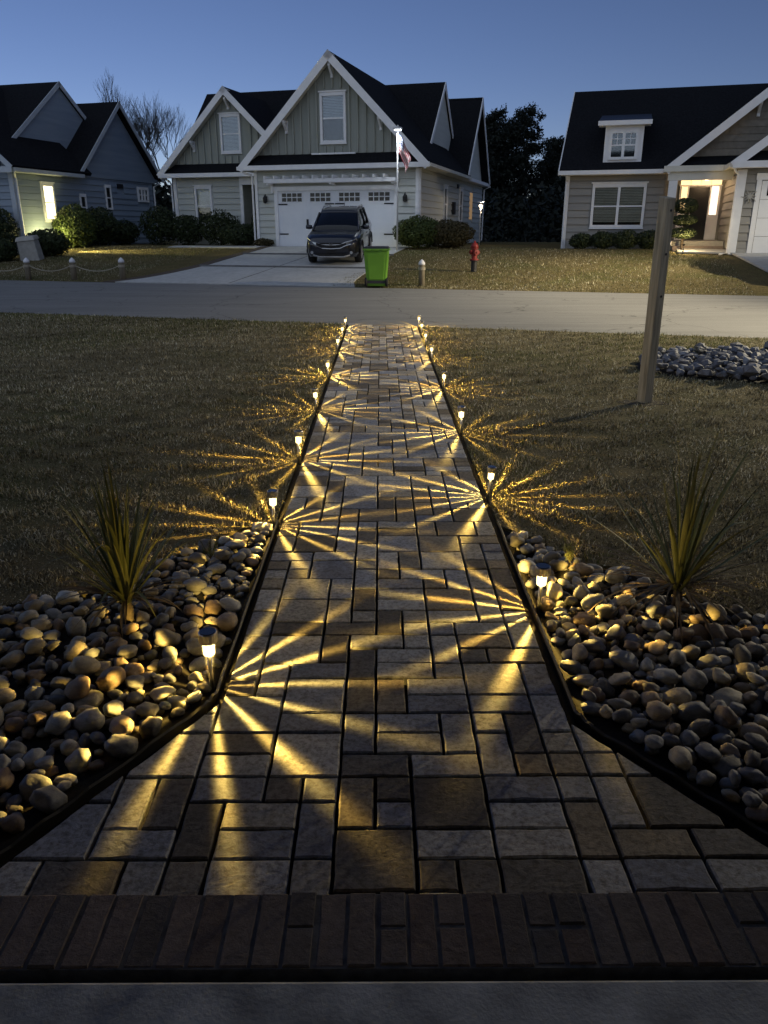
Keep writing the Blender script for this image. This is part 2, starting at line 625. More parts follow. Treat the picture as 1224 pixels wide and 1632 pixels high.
prand = random.Random(5)
CX0, CX1 = -7, 18
used = np.zeros((CX1 - CX0, NROW), bool)
tiles = []
for r in range(NROW):
    for cx in range(CX0, CX1):
        if used[cx - CX0, r] or not allowed(cx, r):
            continue
        opts = [((2, 1), 0.36), ((1, 1), 0.20), ((2, 2), 0.22), ((1, 2), 0.22)]
        ok = []
        for (w, h), wt in opts:
            if r + h > NROW or cx + w > CX1:
                continue
            good = all(not used[cx + i - CX0, r + j] and allowed(cx + i, r + j) for i in range(w) for j in range(h))
            if good and 0 <= cx < 11 and cx + w > 11:
                good = False
            if good and cx < 0 and cx + w > 0:
                good = False
            if good:
                ok.append(((w, h), wt))
        (w, h) = prand.choices([o[0] for o in ok], [o[1] for o in ok])[0]
        for i in range(w):
            for j in range(h):
                used[cx + i - CX0, r + j] = True
        tiles.append((cx, r, w, h))


def paver_geo(poly, z, seed, wob=0.0022, ch=0.004, depth=0.045, step=0.045):
    # bumpy outline, chamfered rim, sides going down
    rr = random.Random(seed)
    pts = []
    n = len(poly)
    for i in range(n):
        p, q = Vector(poly[i]), Vector(poly[(i + 1) % n])
        L = (q - p).length
        if L < 1e-4:
            continue
        d = (q - p) / L
        nn = Vector((d.y, -d.x))
        k = max(1, int(L / step))
        for j in range(k):
            o = 0 if j == 0 else rr.uniform(-wob, wob)
            pts.append(p + d * (L * j / k) + nn * o)
    m = len(pts)
    cen = sum(pts, Vector((0, 0))) / m
    vs, fs = [], []
    tilt = (rr.uniform(-0.008, 0.008), rr.uniform(-0.008, 0.008))
    zt = z + rr.uniform(-0.0015, 0.0015)

    def zz(q):
        return zt + (q.x - cen.x) * tilt[0] + (q.y - cen.y) * tilt[1]
    inner = []
    for q in pts:
        v = cen - q
        inner.append(q + v.normalized() * min(ch * 1.4, v.length * 0.3))
    for q in inner:
        vs.append((q.x, q.y, zz(q)))
    for q in pts:
        vs.append((q.x, q.y, zz(q) - ch + rr.uniform(-0.0012, 0.0008)))
    for q in pts:
        vs.append((q.x, q.y, z - depth))
    fs.append(tuple(range(m)))
    for i in range(m):
        j = (i + 1) % m
        fs.append((m + i, m + j, j, i))
        fs.append((2 * m + i, 2 * m + j, m + j, m + i))
    return vs, fs


GAP = 0.0052
far_mb = MB()
cnt = 0
variants = {}
tiles.sort(key=lambda q: q[1])
for (cx, r, w, h) in tiles:
    x0, y0 = X0 + cx * G + GAP, Y0 + r * G + GAP * 0.8
    x1, y1 = x0 + w * G - 2 * GAP, y0 + h * G - 1.6 * GAP
    poly = [(x0, y0), (x1, y0), (x1, y1), (x0, y1)]
    full = list(poly)
    if y0 < 2.35 and not 0 <= cx < 11:
        poly = clip(clip(poly, *DIAG_L), *DIAG_R)
    if y1 > 12.9:
        poly = clip(poly, *ROADL)
    if len(poly) < 3:
        continue
    ar = abs(sum(poly[i][0] * poly[(i + 1) % len(poly)][1] - poly[(i + 1) % len(poly)][0] * poly[i][1] for i in range(len(poly)))) / 2
    if ar < 0.0006:
        continue
    cut = len(poly) != 4 or poly != full
    cnt += 1
    if cnt <= 300:
        if cut:
            ccx = sum(q[0] for q in poly) / len(poly)
            ccy = sum(q[1] for q in poly) / len(poly)
            vs, fs = paver_geo([(a - ccx, b - ccy) for a, b in poly], 0.0, cnt)
            me = MB().add(vs, fs).mesh('paver', M['paver'])
            loc = (ccx, ccy, 0)
        else:
            key = (w, h, prand.randrange(7))
            if key not in variants:
                hw, hh = (x1 - x0) / 2, (y1 - y0) / 2
                vs, fs = paver_geo([(-hw, -hh), (hw, -hh), (hw, hh), (-hw, hh)], 0.0, hash(key) & 0xffff)
                variants[key] = MB().add(vs, fs).mesh('paver', M['paver'])
            me = variants[key]
            loc = ((x0 + x1) / 2, (y0 + y1) / 2, prand.uniform(-0.0015, 0.0015))
        o = link('paver', me, walk, loc, (0, 0, math.pi * prand.randrange(2) if not cut else 0))
    else:
        vs, fs = paver_geo(poly, 0.0, cnt, step=0.07)
        far_mb.add(vs, fs)
o = far_mb.build('far_pavers', M['paver'], walk)
tag(o, kind='stuff')

# ------------------------------------------------------------------ porch step: brick course and slab
M['mortar'] = pm('dark_mortar', (0.07, 0.068, 0.066), (0.15, 0.145, 0.14), 30, 0.95, 0.3, 80)
t_ = NT('brown_brick')
p = t_.pos()
c = t_.ramp(t_.n('ObjectInfo').outputs['Random'], [(0, (0.12, 0.092, 0.082)), (0.3, (0.17, 0.14, 0.125)), (0.55, (0.085, 0.077, 0.075)), (0.8, (0.14, 0.122, 0.115)), (1, (0.19, 0.15, 0.13))])
c = t_.mix(1.0, c, t_.math('MULTIPLY_ADD', t_.noise(p, 22, 8, 0.7, 1.0), 1.4, 0.3), 'MULTIPLY')
t_.bump(t_.noise(p, 60, 8, 0.7), 0.8, 0.006)
M['brick'] = t_.base(c, 0.9, spec=0.15)
mb = MB()
mb.box(-2.2, 2.2, 1.165, 1.353, -0.06, 0.094)
bc = mb.build('brick_step', M['mortar'])
tag(bc, 'step edge of dark brown bricks laid side by side', 'step', kind='structure')
brr = random.Random(3)
bricks = {}
x = -2.18
while x < 2.18:
    split = brr.random() < 0.10
    w = 0.0575 + brr.uniform(-0.003, 0.003)
    segs = [(1.168, 1.355)] if not split else [(1.168, 1.262), (1.270, 1.355)]
    for (a, b) in segs:
        key = (len(segs), brr.randrange(4))
        if key not in bricks:
            hw, hh = 0.0283, (b - a) / 2
            vs, fs = paver_geo([(-hw, -hh), (hw, -hh), (hw, hh), (-hw, hh)], 0.0, 900 + key[0] * 10 + key[1], 0.0018, 0.003, 0.15, 0.05)
            bricks[key] = MB().add(vs, fs).mesh('brick', M['brick'])
        link('brick', bricks[key], bc, (x + w / 2, (a + b) / 2, 0.098 + brr.uniform(-0.002, 0.002)), (0, 0, math.pi * brr.randrange(2)))
    x += w + 0.0085 + brr.uniform(-0.002, 0.002)
M['slab'] = pm('smooth_porch_concrete', (0.24, 0.25, 0.25), (0.46, 0.475, 0.47), 9, 0.85, 0.5, 90, 0.004, big=0.4)
mb = MB()
mb.box(-2.4, 2.4, -2.3, 1.135, -0.06, 0.100)
tag(mb.build('porch_slab', M['slab'], bevel=0.008), 'bare concrete porch slab at the near edge', 'porch', kind='structure')

# ------------------------------------------------------------------ rock beds
t_ = NT('river_stone')
p = t_.pos()
rnd = t_.math('FRACT', t_.math('ADD', t_.n('ObjectInfo').outputs['Random'], t_.n('NewGeometry').outputs['Random Per Island']))
c = t_.ramp(rnd, [(0, (0.21, 0.20, 0.18)), (0.13, (0.13, 0.132, 0.14)), (0.27, (0.27, 0.235, 0.175)), (0.38, (0.085, 0.08, 0.075)), (0.52, (0.19, 0.19, 0.19)), (0.64, (0.155, 0.115, 0.085)), (0.75, (0.32, 0.31, 0.285)), (0.84, (0.115, 0.12, 0.135)), (0.93, (0.23, 0.185, 0.14))], True)
c = t_.mix(1.0, c, t_.math('MULTIPLY_ADD', t_.noise(t_.pos((1, 1, 2.5)), 22, 8, 0.7, 2.0), 1.9, 0.32), 'MULTIPLY')
t_.bump(t_.noise(p, 70, 8, 0.7), 0.5, 0.004)
M['stone'] = t_.base(c, 0.62, spec=0.35)
t_ = NT('grey_slate_chunk')
p = t_.pos()
rnd = t_.math('FRACT', t_.math('ADD', t_.n('ObjectInfo').outputs['Random'], t_.n('NewGeometry').outputs['Random Per Island']))
c = t_.ramp(rnd, [(0, (0.10, 0.105, 0.125)), (0.4, (0.16, 0.165, 0.19)), (0.7, (0.08, 0.085, 0.105)), (1, (0.22, 0.225, 0.245))])
c = t_.mix(1.0, c, t_.math('MULTIPLY_ADD', t_.noise(p, 25, 6), 1.0, 0.5), 'MULTIPLY')
t_.bump(t_.noise(p, 60, 6), 0.5, 0.01)
M['slate'] = t_.base(c, 0.75, spec=0.3)


def pebble(seed, sub=3, rough=0.34, flat=False):
    rr = random.Random(seed)
    bm = bmesh.new()
    bmesh.ops.create_icosphere(bm, subdivisions=sub, radius=1.0)
    off = Vector((rr.uniform(-50, 50), rr.uniform(-50, 50), rr.uniform(-50, 50)))
    ex = rr.uniform(0.84, 1.04)
    for v in bm.verts:
        q = v.co.normalized()
        q = Vector((math.copysign(abs(q.x) ** ex, q.x), math.copysign(abs(q.y) ** ex, q.y), math.copysign(abs(q.z) ** ex, q.z)))
        d = 1 + rough * noise.noise(q * 0.9 + off) + rough * 0.5 * noise.noise(q * 2.0 + off)
        v.co = q * d
    if flat:
        for v in bm.verts:
            v.co += Vector([noise.cell(v.co * 1.3 + off) * 0.22 - 0.1 for _ in range(3)])
    me = bpy.data.meshes.new('stone')
    bm.to_mesh(me)
    bm.free()
    if not flat:
        me.polygons.foreach_set('use_smooth', [True] * len(me.polygons))
    me.materials.append(M['slate'] if flat else M['stone'])
    return me


PEB = [pebble(100 + i) for i in range(24)]
SLT = [pebble(300 + i, 1, 0.35, True) for i in range(10)]
PEBLO = [np.array([v.co for v in pebble(500 + i, 1).vertices]) for i in range(6)]
_m = pebble(500, 1)
PEBF = np.array([list(q.vertices) for q in _m.polygons])


def fill_bed(bed, poly, count, amin, amax, meshes, keep, base_h, mat, seed, sink=0.72, flatc=(0.42, 0.70)):
    rr = np.random.default_rng(seed)
    P = np.array(poly)
    lo, hi = P.min(0) - 0.1, P.max(0) + 0.1
    res = 0.012
    nx, ny = int((hi[0] - lo[0]) / res) + 1, int((hi[1] - lo[1]) / res) + 1
    gx, gy = np.meshgrid(lo[0] + np.arange(nx) * res, lo[1] + np.arange(ny) * res, indexing='ij')
    H = base_h(gx, gy)
    out = []
    for i in range(count):
        a = amin + (amax - amin) * rr.beta(1.3, 3.0)
        b = a * rr.uniform(0.56, 0.95)
        c = a * rr.uniform(*flatc)
        best = None
        for k in range(26):
            x, y = rr.uniform(lo[0], hi[0]), rr.uniform(lo[1], hi[1])
            if not inpoly(np.array([x]), np.array([y]), poly)[0]:
                continue
            th = rr.uniform(0, math.pi)
            ix0, ix1 = int((x - a - lo[0]) / res), int((x + a - lo[0]) / res) + 2
            iy0, iy1 = int((y - a - lo[1]) / res), int((y + a - lo[1]) / res) + 2
            ix0, iy0 = max(ix0, 0), max(iy0, 0)
            X, Y = gx[ix0:ix1, iy0:iy1] - x, gy[ix0:ix1, iy0:iy1] - y
            u = (X * math.cos(th) + Y * math.sin(th)) / a
            v = (-X * math.sin(th) + Y * math.cos(th)) / b
            q = 1 - u * u - v * v
            m = q > 0
            if not m.any():
                continue
            cap = c * np.sqrt(np.clip(q, 0, 1))
            sub = H[ix0:ix1, iy0:iy1]
            z = (sub[m] + cap[m] * sink).max()
            if best is None or z < best[0]:
                best = (z, x, y, th, ix0, ix1, iy0, iy1, m, cap)
        if best is None:
            continue
        z, x, y, th, ix0, ix1, iy0, iy1, m, cap = best
        sub = H[ix0:ix1, iy0:iy1]
        sub[m] = np.maximum(sub[m], z + cap[m] * 0.92)
        out.append((x, y, z, th, a, b, c))
    # what shows largest from the walk becomes single stones, the rest one mass
    def score(o):
        x, y, z, th, a, b, c = o
        i, j = int((x - lo[0]) / res), int((y - lo[1]) / res)
        buried = H[i, j] - (z + c)
        d = math.hypot(x, y)
        infr = 1.0 if abs(x) < 0.5 * y + 0.35 else 0.2
        return a / d * infr * (1.0 if buried < c * 0.8 else 0.15)
    out.sort(key=score, reverse=True)
    for o_ in out[:keep]:
        x, y, z, th, a, b, c = o_
        me = meshes[rr.integers(len(meshes))]
        link('stone', me, bed, (x, y, z), (rr.uniform(-0.35, 0.35), rr.uniform(-0.35, 0.35), th), (a, b, c))
    V, Fc = [], []
    n0 = 0
    for o_ in out[keep:]:
        x, y, z, th, a, b, c = o_
        q = PEBLO[rr.integers(len(PEBLO))] * np.array([a, b, c])
        cs, sn = math.cos(th), math.sin(th)
        V.append(np.stack([q[:, 0] * cs - q[:, 1] * sn + x, q[:, 0] * sn + q[:, 1] * cs + y, q[:, 2] + z], 1))
        Fc.append(PEBF + n0)
        n0 += len(q)
    if V:
        me = np_mesh('small_stones', np.concatenate(V), np.concatenate(Fc), mat)
        me.polygons.foreach_set('use_smooth', [True] * len(me.polygons))
        tag(link('small_stones', me, bed), kind='stuff')
    return out


bedL = poly_slab('rock_bed', BED_L, -0.030, 0.03, M['soil'])
tag(bedL, 'bed of rounded river stones left of the walk', 'rock bed', kind='structure')
bedR = poly_slab('rock_bed', BED_R, -0.030, 0.03, M['soil'])
tag(bedR, 'bed of rounded river stones right of the walk', 'rock bed', kind='structure')
INL = [(-0.62, 3.9), (-0.76, 3.86), (-0.92, 3.72), (-1.10, 3.40), (-1.26, 3.10), (-1.5, 3.03), (-2.1, 2.84), (-2.6, 2.6), (-2.6, 1.5), (-1.25, 1.40), (-1.05, 1.60), (-0.89, 1.86), (-0.62, 2.34)]
INR = [(0.70, 3.87), (0.86, 3.66), (0.98, 3.40), (1.2, 3.31), (1.42, 2.97), (1.7, 2.80), (2.1, 2.65), (2.6, 2.3), (2.6, 1.5), (1.31, 1.46), (1.11, 1.67), (0.92, 1.93), (0.705, 2.25)]
flat_h = lambda x, y: np.zeros_like(x) - 0.03
fill_bed(bedL, INL, 1050, 0.016, 0.062, PEB, 300, flat_h, M['stone'], 21)
fill_bed(bedR, INR, 1000, 0.016, 0.062, PEB, 300, flat_h, M['stone'], 22)
bedS = poly_slab('rock_bed', SLATE, -0.006, 0.04, M['soil'])
tag(bedS, 'low mound of dark slate chunks on the right lawn', 'rock bed', kind='structure')
SLC = np.array([5.0, 8.8])
fill_bed(bedS, [((x - SLC[0]) * 0.97 + SLC[0], (y - SLC[1]) * 0.95 + SLC[1]) for x, y in SLATE], 900, 0.035, 0.12, SLT, 240,
         lambda x, y: 0.06 * np.exp(-(((x - 5.0) / 1.6) ** 2 + ((y - 8.9) / 0.9) ** 2)) - 0.006, M['slate'], 23, 0.8, (0.4, 0.7))

# black plastic edging between beds and pavers
M['edging'] = pm('black_plastic_edging', (0.012, 0.011, 0.010), (0.025, 0.023, 0.02), 12, 0.5, 0.1, 30)


def edging(pts, label):
    mb = MB()
    n = len(pts)
    for x, y in pts:
        mb.v.append((x, y, 0))
    vs, fs = [], []
    for i, (x, y) in enumerate(pts):
        a = Vector(pts[max(i - 1, 0)])
        b = Vector(pts[min(i + 1, n - 1)])
        d = (b - a).normalized()
        nn = Vector((-d.y, d.x)) * 0.006
        w = 0.004 * math.sin(i * 1.9)
        for dx, z in ((0.6, -0.06), (0.6, -0.004 + w), (1.0, 0.002 + w), (0, 0.008 + w), (-1.0, 0.002 + w), (-0.6, -0.004 + w), (-0.6, -0.06)):
            vs.append((x + nn.x * dx, y + nn.y * dx, z))
    for i in range(n - 1):
        for k in range(6):
            fs.append((i * 7 + k, i * 7 + k + 1, i * 7 + k + 8, i * 7 + k + 7))
    mb = MB().add(vs, fs)
    tag(mb.build('lawn_edging', M['edging']), label, 'edging')


def dense(pts, k=6):
    out = []
    for a, b in zip(pts[:-1], pts[1:]):
        out += [(a[0] + (b[0] - a[0]) * j / k, a[1] + (b[1] - a[1]) * j / k) for j in range(k)]
    return out + [pts[-1]]


edging(dense([(-0.572, 4.02), (-0.574, 3.2), (-0.576, 2.32), (-0.60, 2.24), (-0.845, 1.82), (-1.00, 1.56), (-1.15, 1.30)]), 'black plastic edging strip holding back the left river stones')
edging(dense([(0.650, 4.0), (0.652, 3.1), (0.655, 2.20), (0.69, 2.11), (0.87, 1.87), (1.05, 1.62), (1.22, 1.39)]), 'black plastic edging strip holding back the right river stones')

# ------------------------------------------------------------------ spiky plants
t_ = NT('green_sword_leaf')
c = t_.mix(t_.n('ObjectInfo').outputs['Random'], (0.10, 0.12, 0.04), (0.20, 0.205, 0.085))
c = t_.mix(1.0, c, t_.math('MULTIPLY_ADD', t_.noise(t_.pos((1, 1, 0.2)), 40, 4), 0.8, 0.6), 'MULTIPLY')
M['leaf'] = t_.base(c, 0.5, spec=0.35)
t_ = NT('dry_sword_leaf')
c = t_.mix(t_.n('ObjectInfo').outputs['Random'], (0.11, 0.075, 0.042), (0.24, 0.19, 0.125))
M['dryleaf'] = t_.base(c, 0.8, spec=0.15)
M['bark'] = pm('rough_bark', (0.04, 0.03, 0.022), (0.09, 0.07, 0.05), 20, 0.95, 0.8, 40, 0.01)


def leaf_mesh(L, w, bend, droop, mat, seed, seg=8):
    rr = random.Random(seed)
    vs, fs = [], []
    tw = rr.uniform(-0.5, 0.5)
    sway = rr.uniform(-0.06, 0.06)
    ang = 0.0
    p = Vector((0, 0, 0))
    for i in range(seg + 1):
        f = i / seg
        prof = (0.55 + 0.45 * min(1, f * 3)) * (1 - f ** 2.6) + 0.02
        hw = w * prof
        tdir = Vector((math.cos(tw * f), math.sin(tw * f), 0))
        side = Vector((0, 1, 0)) * math.cos(tw * f) + Vector((0, 0, 1)) * math.sin(tw * f)
        fold = Vector((-1, 0, 0.0)) * hw * 0.35
        q = p + Vector((0, sway * f * f * L * 2, 0))
        vs += [tuple(q + side * hw + fold), tuple(q), tuple(q - side * hw + fold)]
        ang = bend * f + droop * f * f
        p = p + Vector((math.sin(ang), 0, math.cos(ang))) * (L / seg)
    for i in range(seg):
        a = i * 3
        fs += [(a, a + 1, a + 4, a + 3), (a + 1, a + 2, a + 5, a + 4)]
    mb = MB().add(vs, fs)
    return mb.mesh('leaf', mat, True, False)


def yucca(label, x, y, n_up, n_dry, Lup, Ldry, spread, seed, w=0.011, rz=0.0):
    rr = random.Random(seed)
    root = thing('spiky_yucca', label, 'plant', (x, y, -0.02))
    mb = MB()
    mb.tube([(0, 0, -0.01), (0.004, 0, 0.06), (0, 0.004, 0.13)], [0.024, 0.020, 0.014], 9)
    mb.build('stem', M['bark'], root, True)
    for i in range(n_up):
        f = (i + 0.5) / n_up
        lean = spread * f ** 1.1 + rr.uniform(-0.06, 0.06)
        L = Lup * rr.uniform(0.66, 1.0) * (1 - 0.18 * f)
        me = leaf_mesh(L, w * rr.uniform(0.7, 1.15), rr.uniform(-0.05, 0.22), rr.uniform(-0.05, 0.55) * f, M['leaf'], seed * 1000 + i)
        if rr.random() < 0.14:
            me = leaf_mesh(L * 0.95, w * rr.uniform(0.7, 1.0), 0.1, rr.uniform(1.2, 2.0), M['leaf'], seed * 1000 + i)
        az = i * 2.39996 + rr.uniform(-0.3, 0.3)
        o = link('leaf', me, root, (0.012 * math.cos(az), 0.012 * math.sin(az), 0.085 + 0.04 * (1 - f)))
        o.rotation_euler = (Matrix.Rotation(az, 3, 'Z') @ Matrix.Rotation(lean, 3, 'Y')).to_euler()
    for i in range(n_dry):
        L = Ldry * rr.uniform(0.5, 1.0)
        lean = rr.uniform(1.0, 1.6)
        me = leaf_mesh(L, w * rr.uniform(0.45, 0.85), rr.uniform(0.05, 0.4), rr.uniform(0.25, 1.0), M['dryleaf'], seed * 2000 + i)
        az = i * 2.39996 + rr.uniform(-0.5, 0.5)
        o = link('dry_leaf', me, root, (0.02 * math.cos(az), 0.02 * math.sin(az), rr.uniform(0.10, 0.14)))
        o.rotation_euler = (Matrix.Rotation(az, 3, 'Z') @ Matrix.Rotation(lean, 3, 'Y')).to_euler()
    return root


yucca('green spiky yucca with dry drooping leaves in the left stone bed', -1.05, 2.87, 66, 40, 0.62, 0.36, 0.80, 3, 0.0100)
yucca('larger sparse spiky yucca with dry drooping leaves in the right stone bed', 1.27, 2.97, 38, 50, 0.80, 0.50, 0.95, 8, 0.0105)


def sprig(label, x, y, h, n, mat, seed):
    rr = random.Random(seed)
    root = thing('feathery_sprig', label, 'plant', (x, y, 0.03))
    st, fo = MB(), MB()
    for i in range(n):
        az, le = rr.uniform(0, 6.28), rr.uniform(0.05, 0.75)
        L = h * rr.uniform(0.6, 1.0)
        d = Vector((math.cos(az) * math.sin(le), math.sin(az) * math.sin(le), math.cos(le)))
        st.tube([(0, 0, 0), tuple(d * L)], [0.002, 0.0008], 4)
        for k in range(34):
            f = rr.uniform(0.2, 1.0)
            p = d * L * f
            q = Vector((rr.gauss(0, 1), rr.gauss(0, 1), rr.gauss(0.6, 1))).normalized() * 0.018
            s_ = q.cross(d).normalized() * 0.0016
            fo.add([p - s_, p + s_, p + q], [(0, 1, 2)])
    st.build('stem', M['bark'], root)
    fo.build('foliage', mat, root)


M['sprig'] = pm('pale_green_needles', (0.12, 0.16, 0.05), (0.22, 0.25, 0.10), 30, 0.7)
M['sprig2'] = pm('dull_green_needles', (0.06, 0.085, 0.04), (0.10, 0.12, 0.06), 30, 0.7)
sprig('small bright green feathery sprig at the top of the right stone bed', 0.90, 3.36, 0.13, 14, M['sprig'], 5)
sprig('small dull green feathery sprig at the top of the left stone bed', -0.82, 3.42, 0.12, 12, M['sprig2'], 6)
sprig('green weed tuft growing out of the slate chunk mound', 3.95, 9.65, 0.2, 16, M['sprig2'], 7)

# ------------------------------------------------------------------ solar path lights
M['steel'] = NT('brushed_steel').base((0.55, 0.53, 0.50), 0.28, 1.0)
M['panel'] = NT('solar_panel').base((0.012, 0.013, 0.025), 0.15, spec=0.6)
t_ = NT('clear_glowing_lens')
t_.t.nodes.remove(t_.b)
tr = t_.n('BsdfTransparent')
tr.inputs[0].default_value = (1, 1, 1, 1)
e_ = t_.n('Emission')
e_.inputs[0].default_value = (1.0, 0.76, 0.30, 1)
e_.inputs[1].default_value = 0.25
ax = t_.n('AddShader')
mx = t_.n('MixShader')
mx.inputs[0].default_value = 0.5
t_.l(tr.outputs[0], mx.inputs[1])
t_.l(e_.outputs[0], mx.inputs[2])
t_.l(mx.outputs[0], t_.out.inputs[0])
M['lens'] = t_.m

LAMP_C = (1.0, 0.64, 0.13)
LAMP_W = 2.3


def lamp_light(name, phase, nb, power):
    li = bpy.data.lights.new(name, 'POINT')
    li.color = LAMP_C
    li.energy = power
    li.shadow_soft_size = 0.004
    li.use_nodes = True
    nt = li.node_tree
    for nd in list(nt.nodes):
        if nd.type != 'OUTPUT_LIGHT':
            nt.nodes.remove(nd)
    out = [nd for nd in nt.nodes if nd.type == 'OUTPUT_LIGHT'][0]
    e = nt.nodes.new('ShaderNodeEmission')
    nt.links.new(e.outputs[0], out.inputs[0])
    geo = nt.nodes.new('ShaderNodeNewGeometry')
    sep = nt.nodes.new('ShaderNodeSeparateXYZ')
    nt.links.new(geo.outputs['Incoming'], sep.inputs[0])

    def m(op, a, b=None, c=None, clamp=False):
        nd = nt.nodes.new('ShaderNodeMath')
        nd.operation = op
        nd.use_clamp = clamp
        for i, v in enumerate((a, b, c)):
            if v is None:
                continue
            if isinstance(v, (int, float)):
                nd.inputs[i].default_value = v
            else:
                nt.links.new(v, nd.inputs[i])
        return nd.outputs[0]
    x, y, z = sep.outputs
    phi = m('ARCTAN2', y, x)
    wob = m('MULTIPLY', m('SINE', m('MULTIPLY_ADD', phi, 3.0, phase * 1.7)), 0.55)
    wob = m('ADD', wob, m('MULTIPLY', m('SINE', m('MULTIPLY_ADD', phi, 5.0, phase * 2.3)), 0.35))
    c = m('COSINE', m('ADD', m('MULTIPLY_ADD', phi, float(nb), phase), wob))
    beam = m('POWER', m('MULTIPLY_ADD', c, 0.5, 0.5), 10.0)
    amp = m('MULTIPLY_ADD', m('SINE', m('MULTIPLY_ADD', phi, 4.0, phase * 3.1)), 0.25, 0.75)
    beam = m('MULTIPLY_ADD', m('MULTIPLY', beam, amp), 1.0, 0.004)
    az = m('MAXIMUM', m('ABSOLUTE', z), 0.13)
    el = m('POWER', az, -1.6)
    # the cap keeps the light from going up
    dirz = m('MULTIPLY', z, LAMP_SIGN)
    gate = m('MULTIPLY_ADD', dirz, -4.5, -0.49, True)
    gate = m('POWER', gate, 1.4)
    # a weak even glow leaves the lens sideways and a little upward
    glow = m('MULTIPLY', m('MULTIPLY_ADD', dirz, 6.0, 1.3, True), m('MULTIPLY_ADD', dirz, -3.0, 2.2, True))
    tot = m('MULTIPLY_ADD', glow, 0.20, m('MULTIPLY', m('MULTIPLY', beam, el), gate))
    nt.links.new(tot, e.inputs[1])
    return li


LAMP_SIGN = 1.0

lamp_src = None


def lamp_meshes():
    a = MB().tube([(0, 0, -0.04), (0, 0, 0.118)], 0.0075, 14).mesh('stake', M['steel'], True)
    b = MB().lathe([(0.0165, 0.116), (0.0185, 0.120), (0.0195, 0.163)], 20).mesh('lens', M['lens'], True)
    c = MB().lathe([(0.024, 0.160), (0.0295, 0.163), (0.0300, 0.194), (0.0285, 0.197)], 40, rib=0.035).mesh('cap', M['steel'])
    d = MB().lathe([(0.0255, 0.1975), (0.0252, 0.1995)], 24).mesh('solar_panel', M['panel'])
    return a, b, c, d


LM = lamp_meshes()
ORD = ['first', 'second', 'third', 'fourth', 'fifth', 'sixth', 'seventh', 'farthest']
LL = [(-0.60, 2.36, 1.10), (-0.585, 3.95, 1.0), (-0.575, 5.23, 1.05), (-0.575, 6.86, 0.95), (-0.575, 8.52, 0.92), (-0.575, 10.46, 0.95), (-0.575, 11.8, 0.92), (-0.575, 12.98, 0.92)]
LR = [(0.672, 2.93, 1.05), (0.655, 4.43, 0.95), (0.648, 6.02, 1.05), (0.645, 7.83, 0.88), (0.645, 9.72, 0.88), (0.645, 11.08, 0.88), (0.645, 12.28, 0.92), (0.645, 13.22, 0.92)]
for side_, arr in (('left', LL), ('right', LR)):
    for i, (x, y, s) in enumerate(arr):
        if i == 0:
            lab = 'nearest steel solar path light on the %s side of the walk, glowing beside river stones' % side_
        elif i == 7:
            lab = 'farthest glowing solar path light on the %s side of the walk, by the street' % side_
        else:
            lab = '%s glowing solar path light from the porch on the %s side of the walk' % (ORD[i], side_)
        root = thing('solar_path_light', lab, 'path light', (x, y, 0), 0.3 * i, 'solar path lights lining the walk')
        root.rotation_euler = (random.uniform(-0.06, 0.06), random.uniform(-0.06, 0.06), 0.7 * i)
        root.scale = (s if i else 1.1, s if i else 1.1, s)
        link('stake', LM[0], root)
        link('lens', LM[1], root)
        cp = link('cap', LM[2], root)
        link('solar_panel', LM[3], cp)
        lo = link('lamp_glow', lamp_light('lamp_glow', random.uniform(0, 6.28), (14, 16, 15, 17)[i % 4], LAMP_W * random.uniform(0.7, 1.1)), root, (0, 0, 0.146))

# ------------------------------------------------------------------ wooden post on the right lawn
M['oldwood'] = pm('weathered_timber', (0.20, 0.175, 0.125), (0.42, 0.375, 0.28), 9, 0.85, 0.5, 30, 0.006, stretch=(4, 4, 0.25))
po = thing('wooden_post', 'tall square weathered timber post standing in the right lawn', 'post', (2.50, 7.20, -0.02), R(28))
mb = MB()
h = 0.050
mb.add([(-h, -h, -0.1), (h, -h, -0.1), (h, h, -0.1), (-h, h, -0.1), (-h, -h, 1.80), (h, -h, 1.80), (h, h, 1.815), (-h, h, 1.815)],
       [(0, 3, 2, 1), (4, 5, 6, 7), (0, 1, 5, 4), (1, 2, 6, 5), (2, 3, 7, 6), (3, 0, 4, 7)])
mb.build('timber', M['oldwood'], po, bevel=0.006)
for z in (1.70, 1.34, 0.98):
    b = MB().lathe([(0.011, 0), (0.011, 0.004)], 12, M=Matrix.Rotation(R(90), 4, 'X'), c=(0.005, -h - 0.0005, z))
    b.build('bolt_hole', M['black'], po)
rp = random.Random(4)
pts_ = [(2.5 + (0.17 + rp.uniform(-0.05, 0.06)) * math.cos(a) * 1.25, 7.18 + (0.15 + rp.uniform(-0.05, 0.05)) * math.sin(a)) for a in [2 * math.pi * k / 18 for k in range(18)]]
tag(poly_slab('bare_soil_patch', pts_, -0.0095, 0.02, pm('dug_soil', (0.018, 0.015, 0.011), (0.085, 0.068, 0.045), 30, 0.95, 0.8, 40, 0.02)), 'small patch of disturbed soil round the foot of the timber post', 'soil', kind='structure')
po.rotation_euler = (R(0.5), R(-0.8), R(28))

# ------------------------------------------------------------------ house kit
UB = {}


def board_mesh(mat):
    k = mat.name
    if k not in UB:
        # unit lap board: u 0..1, w 0..1, d 0 at the top to 1 at the bottom lip
        vs = [(0, 0, 0), (1, 0, 0), (1, -1, 0), (0, -1, 0), (0, 0, 1), (1, 0, 1), (1, -0.25, 1), (0, -0.25, 1)]
        fs = [(0, 1, 2, 3), (7, 6, 5, 4), (3, 2, 6, 7), (0, 3, 7, 4), (1, 5, 6, 2), (0, 4, 5, 1)]
        UB[k] = MB().add(vs, fs).mesh('siding_board', mat)
    return UB[k]


